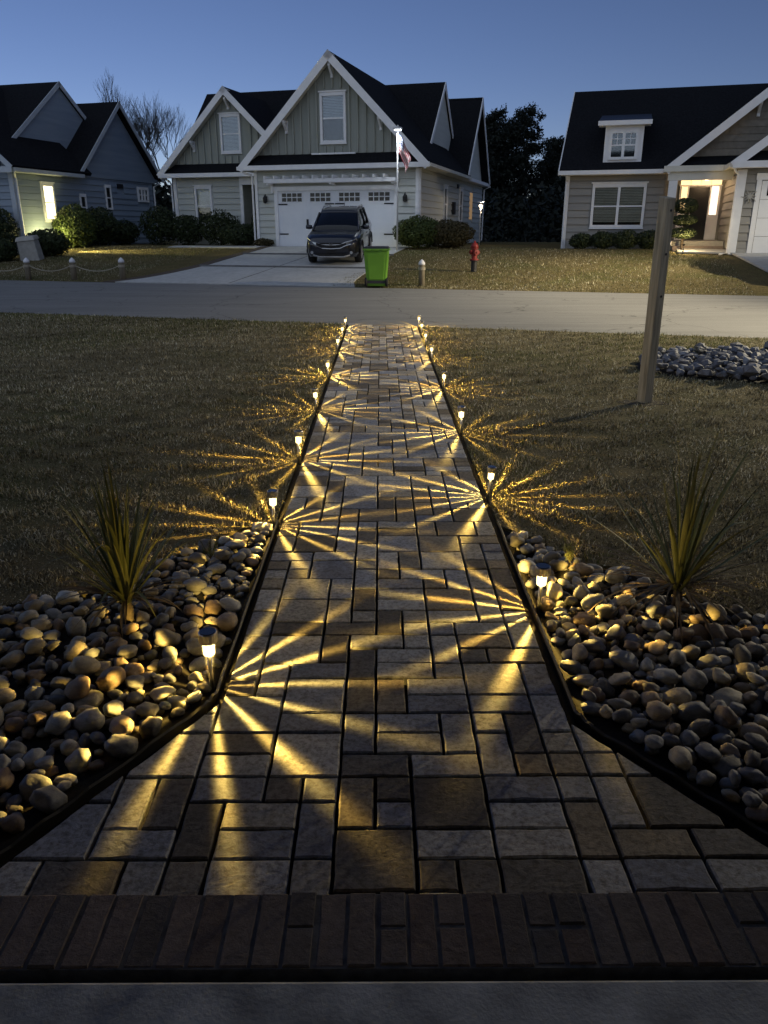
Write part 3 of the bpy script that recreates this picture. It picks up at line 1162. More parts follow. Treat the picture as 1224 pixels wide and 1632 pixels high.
def lap(parent, kind, plane, u0, u1, w0, w1, mat, holes=(), ex=0.255, dep=0.05):
    w = w0
    while w < w1 - 0.02:
        top = min(w + ex, w1)
        hb = top - w - 0.022
        segs = [(u0, u1)]
        for (a, b, c, d) in holes:
            if c < top - 0.02 and d > w + 0.02:
                ns = []
                for (p, q) in segs:
                    if b <= p or a >= q:
                        ns.append((p, q))
                    else:
                        if a - p > 0.03:
                            ns.append((p, a))
                        if q - b > 0.03:
                            ns.append((b, q))
                segs = ns
        for (p, q) in segs:
            o = link('siding_board', board_mesh(mat), parent)
            if kind == 'F':
                o.location = (p, plane, w)
                o.scale = (q - p, dep, hb)
            elif kind == 'R':
                o.location = (plane, p, w)
                o.rotation_euler = (0, 0, R(90))
                o.scale = (q - p, dep, hb)
            else:
                o.location = (plane, q, w)
                o.rotation_euler = (0, 0, R(-90))
                o.scale = (q - p, dep, hb)
        w += ex


def window(parent, kind, plane, u0, u1, w0, w1, lights=1, blind='blind', blind_frac=1.0, grid=False, cap=True, lit=None, cw=0.10):
    P = face(kind, plane)
    fr = MB()
    fr.fbox(P, u0, u0 + cw, w0, w1, 0.0, 0.085)
    fr.fbox(P, u1 - cw, u1, w0, w1, 0.0, 0.085)
    fr.fbox(P, u0 + cw, u1 - cw, w0, w0 + 0.09, 0.0, 0.083)
    fr.fbox(P, u0 + cw, u1 - cw, w1 - 0.13, w1, 0.0, 0.083)
    if cap:
        fr.fbox(P, u0 - 0.05, u1 + 0.05, w1 + 0.002, w1 + 0.05, 0.0, 0.11)
        fr.fbox(P, u0 - 0.02, u1 + 0.02, w0 - 0.05, w0 - 0.002, 0.0, 0.085)
    a, b, c, d = u0 + cw, u1 - cw, w0 + 0.09, w1 - 0.13
    bw = (b - a) / lights
    for i in range(1, lights):
        fr.fbox(P, a + i * bw - 0.05, a + i * bw + 0.05, c, d, 0.0, 0.080)
    fo = fr.build('window', M['trim'], parent)
    mid = (c + d) / 2
    for i in range(lights):
        l0, l1 = a + i * bw + (0.05 if i else 0), a + (i + 1) * bw - (0.05 if i < lights - 1 else 0)
        MB().fbox(P, l0, l1, mid - 0.025, mid + 0.025, 0.026, 0.050).build('sash_rail', M['trim'], fo)
        for (p, q) in ((c, mid - 0.026), (mid + 0.026, d)):
            MB().fbox(P, l0, l1, p, q, 0.030, 0.034).build('pane', lit or M['glass'], fo)
            if grid and p > mid:
                g = MB()
                g.fbox(P, (l0 + l1) / 2 - 0.012, (l0 + l1) / 2 + 0.012, p, q, 0.035, 0.045)
                g.fbox(P, l0, l1, (p + q) / 2 - 0.012, (p + q) / 2 + 0.012, 0.0352, 0.0448)
                g.build('muntin', M['trim'], fo)
        back = MB().fbox(P, l0, l1, c, d, 0.0295 - 0.0265, 0.005)
        back.build('dark_room', M['dark_pane'], fo)
        if blind and not lit:
            bl = MB()
            w = d
            lo = d - (d - c) * blind_frac
            while w > lo:
                bl.add([P(l0 + 0.01, w, 0.008), P(l1 - 0.01, w, 0.008), P(l1 - 0.01, w - 0.045, 0.026), P(l0 + 0.01, w - 0.045, 0.026)], [(0, 1, 2, 3)])
                w -= 0.055
            bl.build('blind', M[blind], fo)
    return fo


def slab_part(name, parent, quads, th, mat):
    mb = MB()
    for q in quads:
        mb.slab(q, th)
    return mb.build(name, mat, parent)


def rake(parent, kind, plane, p, q, depth=0.26, th=0.035, mat=None, soffit=0.0):
    # sloped white board along a gable edge from p=(u,w) to q=(u,w)
    P = face(kind, plane)
    v = Vector(q) - Vector(p)
    L = v.length
    d = v / L
    nn = Vector((-d.y, d.x))
    if nn.y > 0:
        nn = -nn
    a, b = Vector(p), Vector(q)
    poly = [a, b, b + nn * depth, a + nn * depth]
    MB().prism(P, [tuple(x) for x in poly], -0.0, th).build('rake_board', mat or M['trim'], parent)
    if soffit:
        poly = [a + nn * 0.16, b + nn * 0.16, b + nn * 0.20, a + nn * 0.20]
        MB().prism(P, [tuple(x) for x in poly], -soffit, -0.002).build('soffit', M['trim_cream'], parent)


def bracket(parent, x, y, z):
    mb = MB()
    mb.box(x - 0.05, x + 0.05, y - 0.40, y, z - 0.08, z)
    mb.box(x - 0.049, x + 0.049, y - 0.10, y - 0.001, z - 0.45, z - 0.081)
    M_ = Matrix.Translation((x, y - 0.20, z - 0.22)) @ Matrix.Rotation(R(-42), 4, 'X')
    mb.box(-0.045, 0.045, -0.22, 0.20, -0.04, 0.04, M_)
    mb.build('bracket', M['trim'], parent)


def downspout(parent, pts, r=0.04):
    MB().tube(pts, r, 6).build('downspout', M['trim'], parent)


def gable_front(parent, plane, xl, xr, z0, apex, slope, ax, mat, batten, holes=(), zb=None):
    # board-and-batten gable wall in plane y=plane
    P = face('F', plane)
    zt = lambda x: apex - slope * abs(x - ax)
    poly = [(xl, z0), (xr, z0), (xr, max(z0 + 0.01, zt(xr))), (ax, apex), (xl, max(z0 + 0.01, zt(xl)))]
    g = MB().prism(P, poly, -0.12, 0.0).build('gable_wall', mat, parent)
    if batten:
        x = ax - math.floor((ax - xl) / 0.34) * 0.34
        while x < xr - 0.05:
            top = zt(x) - 0.03
            lo = zb or z0
            segs = [(lo, top)]
            for (a, b, c, d) in holes:
                if a < x < b:
                    segs = [(lo, c), (d, top)]
            for p, q in segs:
                if q - p > 0.06:
                    MB().fbox(P, x - 0.032, x + 0.032, p, q, 0.0, 0.075).build('batten', mat, g)
            x += 0.34
    return g


def house(name, label, s, t, z):
    return thing(name, label, 'house', SW(s, t, z), -A)


# ------------------------------------------------------------------ middle house
H1 = house('grey_house', 'grey house with sage board-and-batten gables and a wide white garage door', -11.4, 32.0, 0.86)
mb = MB()
mb.box(-3.5, 3.52, 0.0, 15.0, -0.9, 3.2)
w1 = mb.build('wall', M['lap_grey'], H1)
mb = MB()
mb.box(-9.2, -5.7, 3.3, 14.0, -0.9, 3.2)
w2 = mb.build('wall', M['lap_grey'], H1)
mb = MB()
mb.box(-5.7, -3.5, 4.7, 14.0, -0.9, 3.2)
w3 = mb.build('wall', M['lap_grey'], H1)
GD = (-2.50, 2.52, -0.1, 2.17)      # garage door opening in local x, z
lap(w1, 'F', 0.0, -3.38, 3.40, 0.02, 2.95, M['lap_grey'], [(GD[0] - 0.16, GD[1] + 0.16, -1, GD[3] + 0.17)])
lap(w1, 'R', 3.52, 0.12, 14.9, 0.02, 2.95, M['lap_grey'], [(4.55, 5.25, 1.0, 2.55), (8.2, 8.95, 1.0, 2.6), (11.05, 11.95, 1.1, 2.6)])
lap(w2, 'F', 3.3, -9.08, -5.82, 0.02, 2.95, M['lap_grey'], [(-8.22, -7.2, 0.8, 2.75)])
P = face('F', 0.0)
for (a, b) in ((-3.5, -3.385), (3.405, 3.55)):
    MB().fbox(P, a, b, -0.35, 2.97, 0.0, 0.075).build('corner_board', M['trim'], H1)
MB().fbox(face('R', 3.52), 0.0, 0.115, -0.35, 2.97, 0.0, 0.075).build('corner_board', M['trim'], H1)
P = face('F', 3.3)
for (a, b) in ((-9.25, -9.085), (-5.815, -5.66)):
    MB().fbox(P, a, b, -0.35, 2.97, 0.0, 0.075).build('corner_board', M['trim'], H1)
# garage door
P = face('F', 0.0)
gd = MB()
secs = 4
zz0 = 0.0
for i in range(secs):
    gd.fbox(P, GD[0], GD[1], zz0 + i * GD[3] / secs + 0.006, zz0 + (i + 1) * GD[3] / secs - 0.006, 0.0, 0.020)
gd.fbox(P, GD[0], GD[1], 0.0, GD[3], 0.0, 0.010)
gdo = gd.build('garage_door', M['gdoor'], H1)
tr_ = MB()
tr_.fbox(P, GD[0] - 0.15, GD[0] - 0.002, -0.1, GD[3] + 0.002, 0.0, 0.070)
tr_.fbox(P, GD[1] + 0.002, GD[1] + 0.15, -0.1, GD[3] + 0.002, 0.0, 0.070)
tr_.fbox(P, GD[0] - 0.17, GD[1] + 0.17, GD[3] + 0.004, GD[3] + 0.17, 0.0, 0.075)
tr_.build('door_frame', M['trim'], H1)
wd = (GD[1] - GD[0]) / 4
for i in range(4):
    a, b = GD[0] + i * wd + 0.17, GD[0] + (i + 1) * wd - 0.17
    c, d = GD[3] * 0.75 + 0.12, GD[3] - 0.07
    pn = MB().fbox(P, a, b, c, d, 0.0195, 0.024).build('window_light', M['dark_pane'], gdo)
    g = MB()
    for k in range(5):
        x = a + (b - a) * k / 4
        g.fbox(P, x - 0.016, x + 0.016, c, d, 0.0242, 0.034)
    for z in (c, (c + d) / 2, d):
        g.fbox(P, a - 0.016, b + 0.016, z - 0.016, z + 0.016, 0.0243, 0.0335)
    g.build('muntin', M['gdoor'], gdo)
    # pressed panel below each light
    for j in range(2):
        mm = MB()
        z0_, z1_ = 0.10 + j * 0.80, 0.10 + j * 0.80 + 0.68
        for (e0, e1, f0, f1) in ((a - 0.02, b + 0.02, z0_, z0_ + 0.05), (a - 0.02, b + 0.02, z1_ - 0.05, z1_), (a - 0.02, a + 0.03, z0_ + 0.05, z1_ - 0.05), (b - 0.03, b + 0.02, z0_ + 0.05, z1_ - 0.05)):
            mm.fbox(P, e0, e1, f0, f1, 0.0202, 0.027)
        mm.build('panel_moulding', M['gdoor'], gdo)
for (a, b, z) in ((GD[0] + 0.02, GD[0] + 0.42, 1.66), (GD[1] - 0.42, GD[1] - 0.02, 1.66), (-0.42, -0.02, 1.67), (0.02, 0.42, 1.67), (GD[0] + 0.02, GD[0] + 0.42, 0.50), (GD[1] - 0.42, GD[1] - 0.02, 0.50)):
    MB().fbox(P, a, b, z - 0.025, z + 0.025, 0.0275, 0.038).build('strap_hinge', M['black'], gdo)
for x in (-1.20, 1.22):
    MB().fbox(P, x - 0.04, x + 0.04, 0.80, 1.08, 0.0275, 0.07).build('door_handle', M['black'], gdo)
# trellis pergola over the door
pg = MB()
pg.box(-2.85, 2.72, -0.62, -0.55, 2.46, 2.60)
pg.box(-2.85, 2.72, -0.16, -0.10, 2.46, 2.60)
pgo = pg.build('pergola', M['trim'], H1)
x = -2.75
while x < 2.7:
    MB().box(x - 0.025, x + 0.025, -0.78, -0.03, 2.602, 2.71).build('rafter', M['trim'], pgo)
    x += 0.42
for x in (-2.72, 0.0, 2.58):
    b = MB()
    b.box(x - 0.045, x + 0.045, -0.55, -0.03, 2.38, 2.458)
    b.box(x - 0.044, x + 0.044, -0.12, -0.03, 2.1 if abs(x) > 1 else 2.36, 2.379)
    b.build('knee_brace', M['trim'], pgo)
# coach lanterns beside the door
for x in (-3.02, 3.0):
    b = MB()
    b.box(x - 0.05, x + 0.05, -0.06, -0.03, 1.78, 1.98)
    b.lathe([(0.03, 1.70), (0.085, 1.74), (0.10, 1.90), (0.05, 1.98), (0.015, 2.03)], 8, c=(x, -0.16, 0))
    b.tube([(x, -0.05, 1.95), (x, -0.12, 2.06), (x, -0.16, 2.02)], 0.012, 6)
    b.build('wall_lantern', M['black'], H1)
# gables
APX, SL = 7.08, 0.99
gw = gable_front(H1, 0.0, -3.5, 3.52, 3.1, APX - 0.24, SL, 0.0, M['batten'], True, [(-0.62, 0.66, 3.80, 5.85)], 3.56)
window(gw, 'F', 0.0, -0.53, 0.55, 3.92, 5.72, 1, 'blind', 0.48)
g2 = gable_front(H1, 3.3, -9.2, -2.7, 3.1, 6.62 - 0.24, 0.955, -6.15, M['batten'], True, [(-6.75, -5.45, 3.85, 5.75)], 3.56)
window(g2, 'F', 3.3, -6.62, -5.60, 3.98, 5.58, 1, 'blind', 1.0)
window(w2, 'F', 3.3, -8.16, -7.26, 0.9, 2.6, 1, 'blind', 0.55)
# roofs
rf = slab_part('roof', H1, [[(0, -0.45, APX), (-4.02, -0.45, APX - 4.02 * SL), (-4.02, 9.0, APX - 4.02 * SL), (0, 9.0, APX)]], 0.14, M['roof'])
slab_part('roof', H1, [[(0, -0.45, APX - 0.001), (4.02, -0.45, APX - 4.02 * SL), (4.02, 8.9, APX - 4.02 * SL), (0, 8.9, APX - 0.001)]], 0.14, M['roof'])
slab_part('roof', H1, [[(-9.6, 7.9, 7.16), (2.78, 7.9, 7.16), (2.78, 3.78, 3.12), (-9.6, 3.78, 3.12)]], 0.14, M['roof'])
slab_part('roof', H1, [[(-9.6, 7.9, 7.159), (2.78, 7.9, 7.159), (2.78, 12.0, 3.12), (-9.6, 12.0, 3.12)]], 0.14, M['roof'])
slab_part('roof', H1, [[(-0.5, 11.7, 7.0), (3.92, 11.7, 7.0), (3.92, 8.3, 3.14), (-0.5, 8.3, 3.14)]], 0.14, M['roof'])
slab_part('roof', H1, [[(-0.5, 11.7, 6.999), (3.92, 11.7, 6.999), (3.92, 15.1, 3.14), (-0.5, 15.1, 3.14)]], 0.14, M['roof'])
slab_part('roof', H1, [[(-6.15, 2.85, 6.62), (-9.80, 2.85, 3.13), (-9.80, 8.0, 3.13), (-6.15, 8.0, 6.62)]], 0.14, M['roof'])
slab_part('roof', H1, [[(-6.15, 2.85, 6.619), (-3.3, 2.85, 3.90), (-3.3, 8.0, 3.90), (-6.15, 8.0, 6.619)]], 0.14, M['roof'])
# shade: upper and rear side gables
PR = face('R', 2.70)
MB().prism(PR, [(3.95, 3.2), (11.85, 3.2), (7.9, 7.0)], -0.1, 0.0).build('gable_wall', M['lap_grey'], H1)
rake(H1, 'R', 2.785, (7.9, 7.17), (3.74, 3.10), 0.2)
rake(H1, 'R', 2.785, (7.9, 7.17), (12.04, 3.10), 0.2)
PR = face('R', 3.52)
MB().prism(PR, [(8.6, 3.1), (14.8, 3.1), (11.7, 6.75)], -0.1, 0.0).build('gable_wall', M['lap_grey'], H1)
rake(H1, 'R', 3.925, (11.7, 7.01), (8.27, 3.12), 0.2)
rake(H1, 'R', 3.925, (11.7, 7.01), (15.13, 3.12), 0.2)
MB().fbox(PR, 8.5, 15.1, 2.96, 3.11, 0.0, 0.38).build('return_eave', M['trim'], H1)
# rakes in front
rake(H1, 'F', -0.455, (0, APX + 0.02), (-4.06, APX - 4.06 * SL), 0.27, soffit=0.42)
rake(H1, 'F', -0.455, (0, APX + 0.02), (4.06, APX - 4.06 * SL), 0.27, soffit=0.42)
rake(H1, 'F', 2.845, (-6.15, 6.64), (-9.84, 3.10), 0.25, soffit=0.42)
rake(H1, 'F', 2.845, (-6.15, 6.64), (-3.3, 3.90), 0.25, soffit=0.42)
for (x, y, z) in ((0, 0, APX - 0.42), (-1.98, 0, APX - 2.32), (1.98, 0, APX - 2.32), (-6.15, 3.3, 6.2), (-8.0, 3.3, 4.5), (-4.35, 3.3, 4.55)):
    bracket(H1, x, y, z)
# skirt roofs and fascia
slab_part('skirt_roof', H1, [[(-3.9, -0.47, 3.13), (3.92, -0.47, 3.13), (3.5, 0.0, 3.54), (-3.5, 0.0, 3.54)]], 0.05, M['roof'])
slab_part('skirt_roof', H1, [[(-9.6, 2.83, 3.13), (-3.9, 2.83, 3.13), (-3.9, 3.3, 3.54), (-9.2, 3.3, 3.54)]], 0.05, M['roof'])
f = MB()
f.box(-4.0, 4.05, -0.505, -0.475, 2.95, 3.125)
f.box(-3.95, 3.9, -0.474, -0.06, 2.955, 2.99)
f.build('fascia', M['trim'], H1)
f = MB()
f.box(-9.75, -4.05, 2.79, 2.82, 2.95, 3.125)
f.box(-9.7, -3.55, 2.821, 3.24, 2.955, 2.99)
f.build('fascia', M['trim'], H1)
f = MB()
f.box(3.99, 4.10, -0.42, 8.4, 2.97, 3.09)
f.box(3.56, 3.989, -0.42, 8.4, 2.955, 2.985)
f.build('gutter', M['trim_cream'], H1)
f = MB()
f.box(-4.12, -3.98, -0.42, 2.7, 2.97, 3.10)
f.build('gutter', M['trim'], H1)
MB().box(-0.9, 0.95, -0.16, -0.1, 3.50, 3.56).build('flashing', M['trim'], H1)
downspout(H1, [(-3.98, -0.42, 2.98), (-3.8, -0.30, 2.86), (-3.62, -0.08, 2.80), (-3.61, -0.05, 2.70), (-3.61, -0.05, 0.0)])
downspout(H1, [(-9.7, 2.95, 2.98), (-9.45, 3.2, 2.85), (-9.36, 3.26, 2.7), (-9.36, 3.26, 0.1)])
downspout(H1, [(4.0, 14.9, 2.95), (3.66, 14.9, 2.8), (3.62, 14.9, 0.1)])
# porch recess: door
P = face('F', 4.7)
dd = MB().fbox(P, -5.5, -4.5, 0.05, 2.15, 0.0, 0.04).build('front_door', M['door_dark'], H1)
fr = MB()
fr.fbox(P, -5.65, -5.502, 0.05, 2.3, 0.0, 0.06)
fr.fbox(P, -4.498, -4.35, 0.05, 2.3, 0.0, 0.06)
fr.fbox(P, -5.5, -4.5, 2.152, 2.3, 0.0, 0.058)
fr.build('door_frame', M['trim'], H1)
MB().tube([(-4.62, 4.62, 0.98), (-4.62, 4.56, 0.98), (-4.62, 4.56, 1.12)], 0.018, 6).build('door_handle', M['steel'], dd)
MB().box(-5.75, -3.95, 3.15, 3.28, 2.62, 2.94).build('porch_beam', M['trim'], H1)
MB().box(-4.16, -4.0, 3.12, 3.30, -0.3, 2.62).build('porch_post', M['trim'], H1)
# right side windows and utility box
window(w1, 'R', 3.52, 4.56, 5.24, 1.02, 2.53, 1, None, cw=0.05)
window(w1, 'R', 3.52, 8.21, 8.94, 1.02, 2.58, 1, None, cw=0.05)
MB().fbox(face('R', 3.52), 6.4, 6.75, 1.35, 1.9, 0.0, 0.16).build('meter_box', M['black'], H1)
MB().fbox(face('R', 3.52), 7.5, 7.8, 2.55, 2.72, 0.0, 0.1).build('vent', M['black'], H1)
MB().fbox(face('R', 3.52), 11.1, 11.9, 1.2, 2.5, 0.0, 0.03).build('lit_window', em('dim_lit_window', (1.0, 0.62, 0.3), 0.008), H1)

# ------------------------------------------------------------------ left house
H2 = house('blue_grey_house', 'blue grey house at the left with one glowing side window', -23.5, 27.9, 0.60)
mb = MB()
mb.box(-9.0, 0.0, 0.0, 10.1, -0.9, 3.4)
wL = mb.build('wall', M['lap_blue'], H2)
holesL = [(1.5, 2.35, 1.2, 2.85), (4.0, 4.45, 1.3, 2.5), (5.95, 6.4, 1.8, 2.95), (6.95, 7.5, 2.75, 3.05), (8.6, 9.65, 2.2, 3.0)]
lap(wL, 'R', 0.0, 0.14, 10.05, 0.05, 3.2, M['lap_blue'], holesL)
MB().fbox(face('R', 0.0), 0.0, 0.13, -0.3, 3.2, 0.0, 0.075).build('corner_board', M['trim_blue'], H2)
MB().fbox(face('F', 0.0), -0.16, 0.05, -0.3, 3.2, 0.0, 0.075).build('corner_board', M['trim_blue'], H2)
lap(wL, 'F', 0.0, -1.6, -0.17, 0.05, 3.2, M['lap_blue'])
lw = window(wL, 'R', 0.0, 1.55, 2.30, 1.28, 2.78, 1, None, lit=M['lit'])
window(wL, 'R', 0.0, 4.02, 4.44, 1.35, 2.45, 1, None, cap=False, cw=0.05)
window(wL, 'R', 0.0, 5.96, 6.40, 1.82, 2.92, 1, None, cap=False, cw=0.05)
MB().fbox(face('R', 0.0), 7.0, 7.45, 2.8, 3.0, 0.0, 0.05).build('vent', M['black'], H2)
window(wL, 'R', 0.0, 8.65, 9.6, 2.25, 2.95, 3, None, cap=False)
PR = face('R', 0.0)
MB().prism(PR, [(4.2, 3.3), (10.5, 3.3), (7.4, 6.35)], -0.1, 0.0).build('gable_wall', M['lap_blue'], H2)
MB().fbox(PR, 3.95, 10.6, 3.18, 3.36, 0.0, 0.08).build('frieze', M['lap_blue'], H2)
slab_part('roof', H2, [[(-3, 7.4, 6.55), (0.32, 7.4, 6.55), (0.32, 3.9, 3.35), (-3, 3.9, 3.35)]], 0.14, M['roof'])
slab_part('roof', H2, [[(-3, 7.4, 6.549), (0.32, 7.4, 6.549), (0.32, 10.7, 3.35), (-3, 10.7, 3.35)]], 0.14, M['roof'])
rake(H2, 'R', 0.325, (7.4, 6.57), (3.86, 3.33), 0.17, mat=M['trim_blue'])
rake(H2, 'R', 0.325, (7.4, 6.57), (10.74, 3.33), 0.17, mat=M['trim_blue'])
slab_part('roof', H2, [[(-14, 4.96, 7.06), (-1.0, 4.96, 7.06), (-1.0, -0.1, 3.33), (-14, -0.1, 3.33)]], 0.14, M['roof'])
slab_part('roof', H2, [[(-14, 4.96, 7.059), (-1.0, 4.96, 7.059), (-1.0, 9.9, 3.33), (-14, 9.9, 3.33)]], 0.14, M['roof'])
MB().prism(face('R', -1.08), [(0.3, 3.5), (9.6, 3.5), (4.96, 6.9)], -0.1, 0.0).build('gable_wall', M['lap_blue'], H2)
rake(H2, 'R', -0.995, (4.96, 7.08), (-0.1, 3.35), 0.17, mat=M['trim_blue'])
rake(H2, 'R', -0.995, (4.96, 7.08), (9.9, 3.4), 0.17, mat=M['trim_blue'])
slab_part('roof', H2, [[(-3.9, -0.45, 7.0), (0.42, -0.45, 3.30), (0.42, 4.6, 3.30), (-3.9, 4.6, 7.0)]], 0.14, M['roof'])
slab_part('roof', H2, [[(-3.9, -0.45, 6.999), (-8.22, -0.45, 3.30), (-8.22, 4.6, 3.30), (-3.9, 4.6, 6.999)]], 0.14, M['roof'])
gable_front(H2, 0.0, -7.8, -0.05, 3.3, 6.75, 0.856, -3.9, M['lap_blue'], True)
rake(H2, 'F', -0.455, (-3.9, 7.02), (0.46, 3.28), 0.2, mat=M['trim_blue'])
rake(H2, 'F', -0.455, (-3.9, 7.02), (-8.26, 3.28), 0.2, mat=M['trim_blue'])
MB().fbox(face('F', 0.0), -6.6, -1.7, 0.0, 2.3, 0.0, 0.03).build('garage_door', M['gdoor'], H2)
f = MB()
f.box(0.38, 0.50, -0.4, 3.95, 3.08, 3.22)
f.box(0.06, 0.379, -0.4, 3.95, 3.07, 3.10)
f.build('gutter', M['trim_blue'], H2)
MB().box(-8.2, 0.45, -0.54, -0.50, 3.04, 3.25).build('fascia', M['trim_blue'], H2)
downspout(H2, [(0.42, -0.35, 3.08), (0.2, -0.1, 2.95), (0.10, 0.06, 2.85), (0.10, 0.06, 0.0)])
downspout(H2, [(0.4, 10.3, 3.2), (0.12, 10.05, 3.0), (0.12, 10.02, 0.1)])

# ------------------------------------------------------------------ right house
H3 = house('taupe_house', 'taupe house at the right with a roof dormer and a lit front entry', -2.2, 32.0, 0.95)
mb = MB()
mb.box(0.0, 3.55, 0.0, 10.0, -0.9, 2.66)
w = mb.build('wall', M['lap_tan'], H3)
lap(w, 'F', 0.0, 0.13, 3.5, 0.0, 2.45, M['lap_tan'], [(0.95, 2.92, 0.62, 2.25)])
MB().fbox(face('F', 0.0), -0.02, 0.125, -0.3, 2.47, 0.0, 0.075).build('corner_board', M['trim'], H3)
MB().box(-0.03, 3.5, -0.055, -0.002, 2.47, 2.60).build('frieze', M['trim'], H3)
MB().box(0.02, 3.5, -0.06, -0.03, -0.3, -0.01).build('foundation', M['found'], H3)
window(w, 'F', 0.0, 0.98, 2.90, 0.66, 2.18, 2, 'blind_tan', 0.92)
slab_part('roof', H3, [[(-0.25, 5.0, 5.98), (12.5, 5.0, 5.98), (12.5, -0.42, 2.63), (-0.25, -0.42, 2.63)]], 0.14, M['roof'])
slab_part('roof', H3, [[(-0.25, 5.0, 5.979), (12.5, 5.0, 5.979), (12.5, 10.4, 2.63), (-0.25, 10.4, 2.63)]], 0.14, M['roof'])
MB().prism(face('L', 0.0), [(0.2, 2.5), (9.8, 2.5), (5.0, 5.75)], -0.1, 0.0).build('gable_wall', M['lap_tan'], H3)
rake(H3, 'L', -0.255, (5.0, 6.0), (-0.45, 2.62), 0.2)
rake(H3, 'L', -0.255, (5.0, 6.0), (10.45, 2.62), 0.2)
f = MB()
f.box(-0.28, 3.4, -0.53, -0.42, 2.47, 2.61)
f.box(-0.2, 3.4, -0.419, -0.06, 2.46, 2.49)
f.build('gutter', M['trim'], H3)
downspout(H3, [(0.02, -0.44, 2.47), (0.03, -0.25, 2.35), (0.03, -0.10, 2.25), (0.03, -0.10, -0.1), (-0.15, -0.25, -0.15)])
# dormer
dm = MB()
dm.box(1.26, 2.60, 0.02, 2.6, 2.7, 4.10)
dmo = dm.build('dormer', M['trim'], H3)
slab_part('dormer_roof', H3, [[(1.0, -0.22, 4.24), (2.84, -0.22, 4.24), (2.84, 2.9, 4.80), (1.0, 2.9, 4.80)]], 0.03, M['metal_roof'])
f = MB()
f.box(0.99, 2.85, -0.25, -0.225, 4.10, 4.25)
f.box(1.02, 2.82, -0.224, 0.4, 4.10, 4.19)
f.build('dormer_cornice', M['trim'], H3)
window(dmo, 'F', 0.02, 1.42, 2.44, 2.98, 3.98, 2, None, grid=True, cap=False)
# entry gable
slab_part('roof', H3, [[(8.0, -1.12, 6.28), (3.42, -1.12, 2.63), (3.42, 5.0, 2.63), (8.0, 5.0, 6.28)]], 0.14, M['roof'])
slab_part('roof', H3, [[(8.0, -1.12, 6.279), (12.6, -1.12, 2.63), (12.6, 5.0, 2.63), (8.0, 5.0, 6.279)]], 0.14, M['roof'])
gw3 = gable_front(H3, -0.72, 3.7, 12.2, 2.6, 6.02, 0.797, 8.0, M['shake'], False)
zt3 = 2.66
for i in range(14):       # rows of shakes on the gable
    z = 2.98 + i * 0.22
    xl = 8.0 - (6.0 - z - 0.22) / 0.797
    if xl > 7.6:
        break
    o = link('shake_row', board_mesh(M['shake']), gw3, (xl + 0.05, -0.72, z), None, (min(7.0, 8.0) - xl, 0.03, 0.22))
rake(H3, 'F', -1.125, (8.0, 6.30), (3.38, 2.60), 0.26, soffit=0.40)
bracket(H3, 6.2, -0.72, 4.60)
slab_part('skirt_roof', H3, [[(3.45, -1.15, 2.66), (5.8, -1.15, 2.66), (5.8, -0.72, 2.97), (3.75, -0.72, 2.97)]], 0.05, M['roof'])
f = MB()
f.box(3.38, 5.66, -1.19, -1.155, 2.47, 2.66)
f.box(3.42, 5.66, -1.154, -0.76, 2.475, 2.50)
f.build('fascia', M['trim_cream'], H3)
MB().box(3.55, 5.66, -1.10, -0.92, 2.20, 2.468).build('porch_beam', M['trim_cream'], H3)
cl = MB()
cl.box(3.60, 3.88, -1.14, -0.88, 0.20, 2.19)
cl.box(3.56, 3.92, -1.18, -0.84, 0.05, 0.199)
cl.build('porch_column', M['trim'], H3)
st_ = MB()
st_.box(3.56, 5.66, -1.0, 1.3, -0.6, 0.20)
st_.build('porch_floor', M['found'], H3)
MB().box(3.95, 5.64, -1.35, -1.002, -0.6, 0.04).build('porch_step', M['brick'], H3)
MB().box(3.95, 5.64, -1.70, -1.352, -0.6, -0.10).build('porch_step', M['brick'], H3)
MB().box(3.55, 5.75, 1.30, 1.5, -0.3, 2.66).build('wall', M['lap_tan'], H3)
P = face('F', 1.30)
do = MB().fbox(P, 4.46, 5.18, 0.24, 2.06, 0.0, 0.05).build('front_door', M['door_dark'], H3)
for (a, b, c, d) in ((4.56, 5.08, 0.4, 0.95), (4.56, 5.08, 1.1, 1.9)):
    q = MB()
    for (e0, e1, f0, f1) in ((a, b, c, c + 0.04), (a, b, d - 0.04, d), (a, a + 0.04, c + 0.04, d - 0.04), (b - 0.04, b, c + 0.04, d - 0.04)):
        q.fbox(P, e0, e1, f0, f1, 0.0502, 0.06)
    q.build('panel_moulding', M['door_dark'], do)
fr = MB()
for (a, b) in ((4.12, 4.19), (4.40, 4.455), (5.185, 5.24), (5.50, 5.58)):
    fr.fbox(P, a, b, 0.22, 2.10, 0.0, 0.075)
fr.fbox(P, 4.10, 5.60, 2.102, 2.15, 0.0, 0.08)
fr.fbox(P, 4.10, 5.60, 2.36, 2.44, 0.0, 0.08)
fr.fbox(P, 4.19, 4.40, 0.22, 1.2, 0.0, 0.06)
fr.fbox(P, 5.24, 5.50, 0.22, 1.10, 0.0, 0.06)
fr.build('door_frame', M['trim'], H3)
MB().fbox(P, 4.192, 4.398, 1.21, 2.098, 0.0, 0.03).build('sidelight', M['lit_warm'], H3)
MB().fbox(P, 5.242, 5.498, 1.11, 2.098, 0.0, 0.03).build('sidelight', M['lit_pale'], H3)
for i in range(4):
    MB().fbox(P, 4.14 + i * 0.36, 4.14 + (i + 1) * 0.36 - 0.02, 2.152, 2.358, 0.0, 0.03).build('transom_light', M['lit_warm'], H3)
MB().tube([(4.56, 1.22, 1.1), (4.56, 1.18, 1.1), (4.56, 1.18, 1.22)], 0.018, 6).build('door_handle', M['steel'], do)
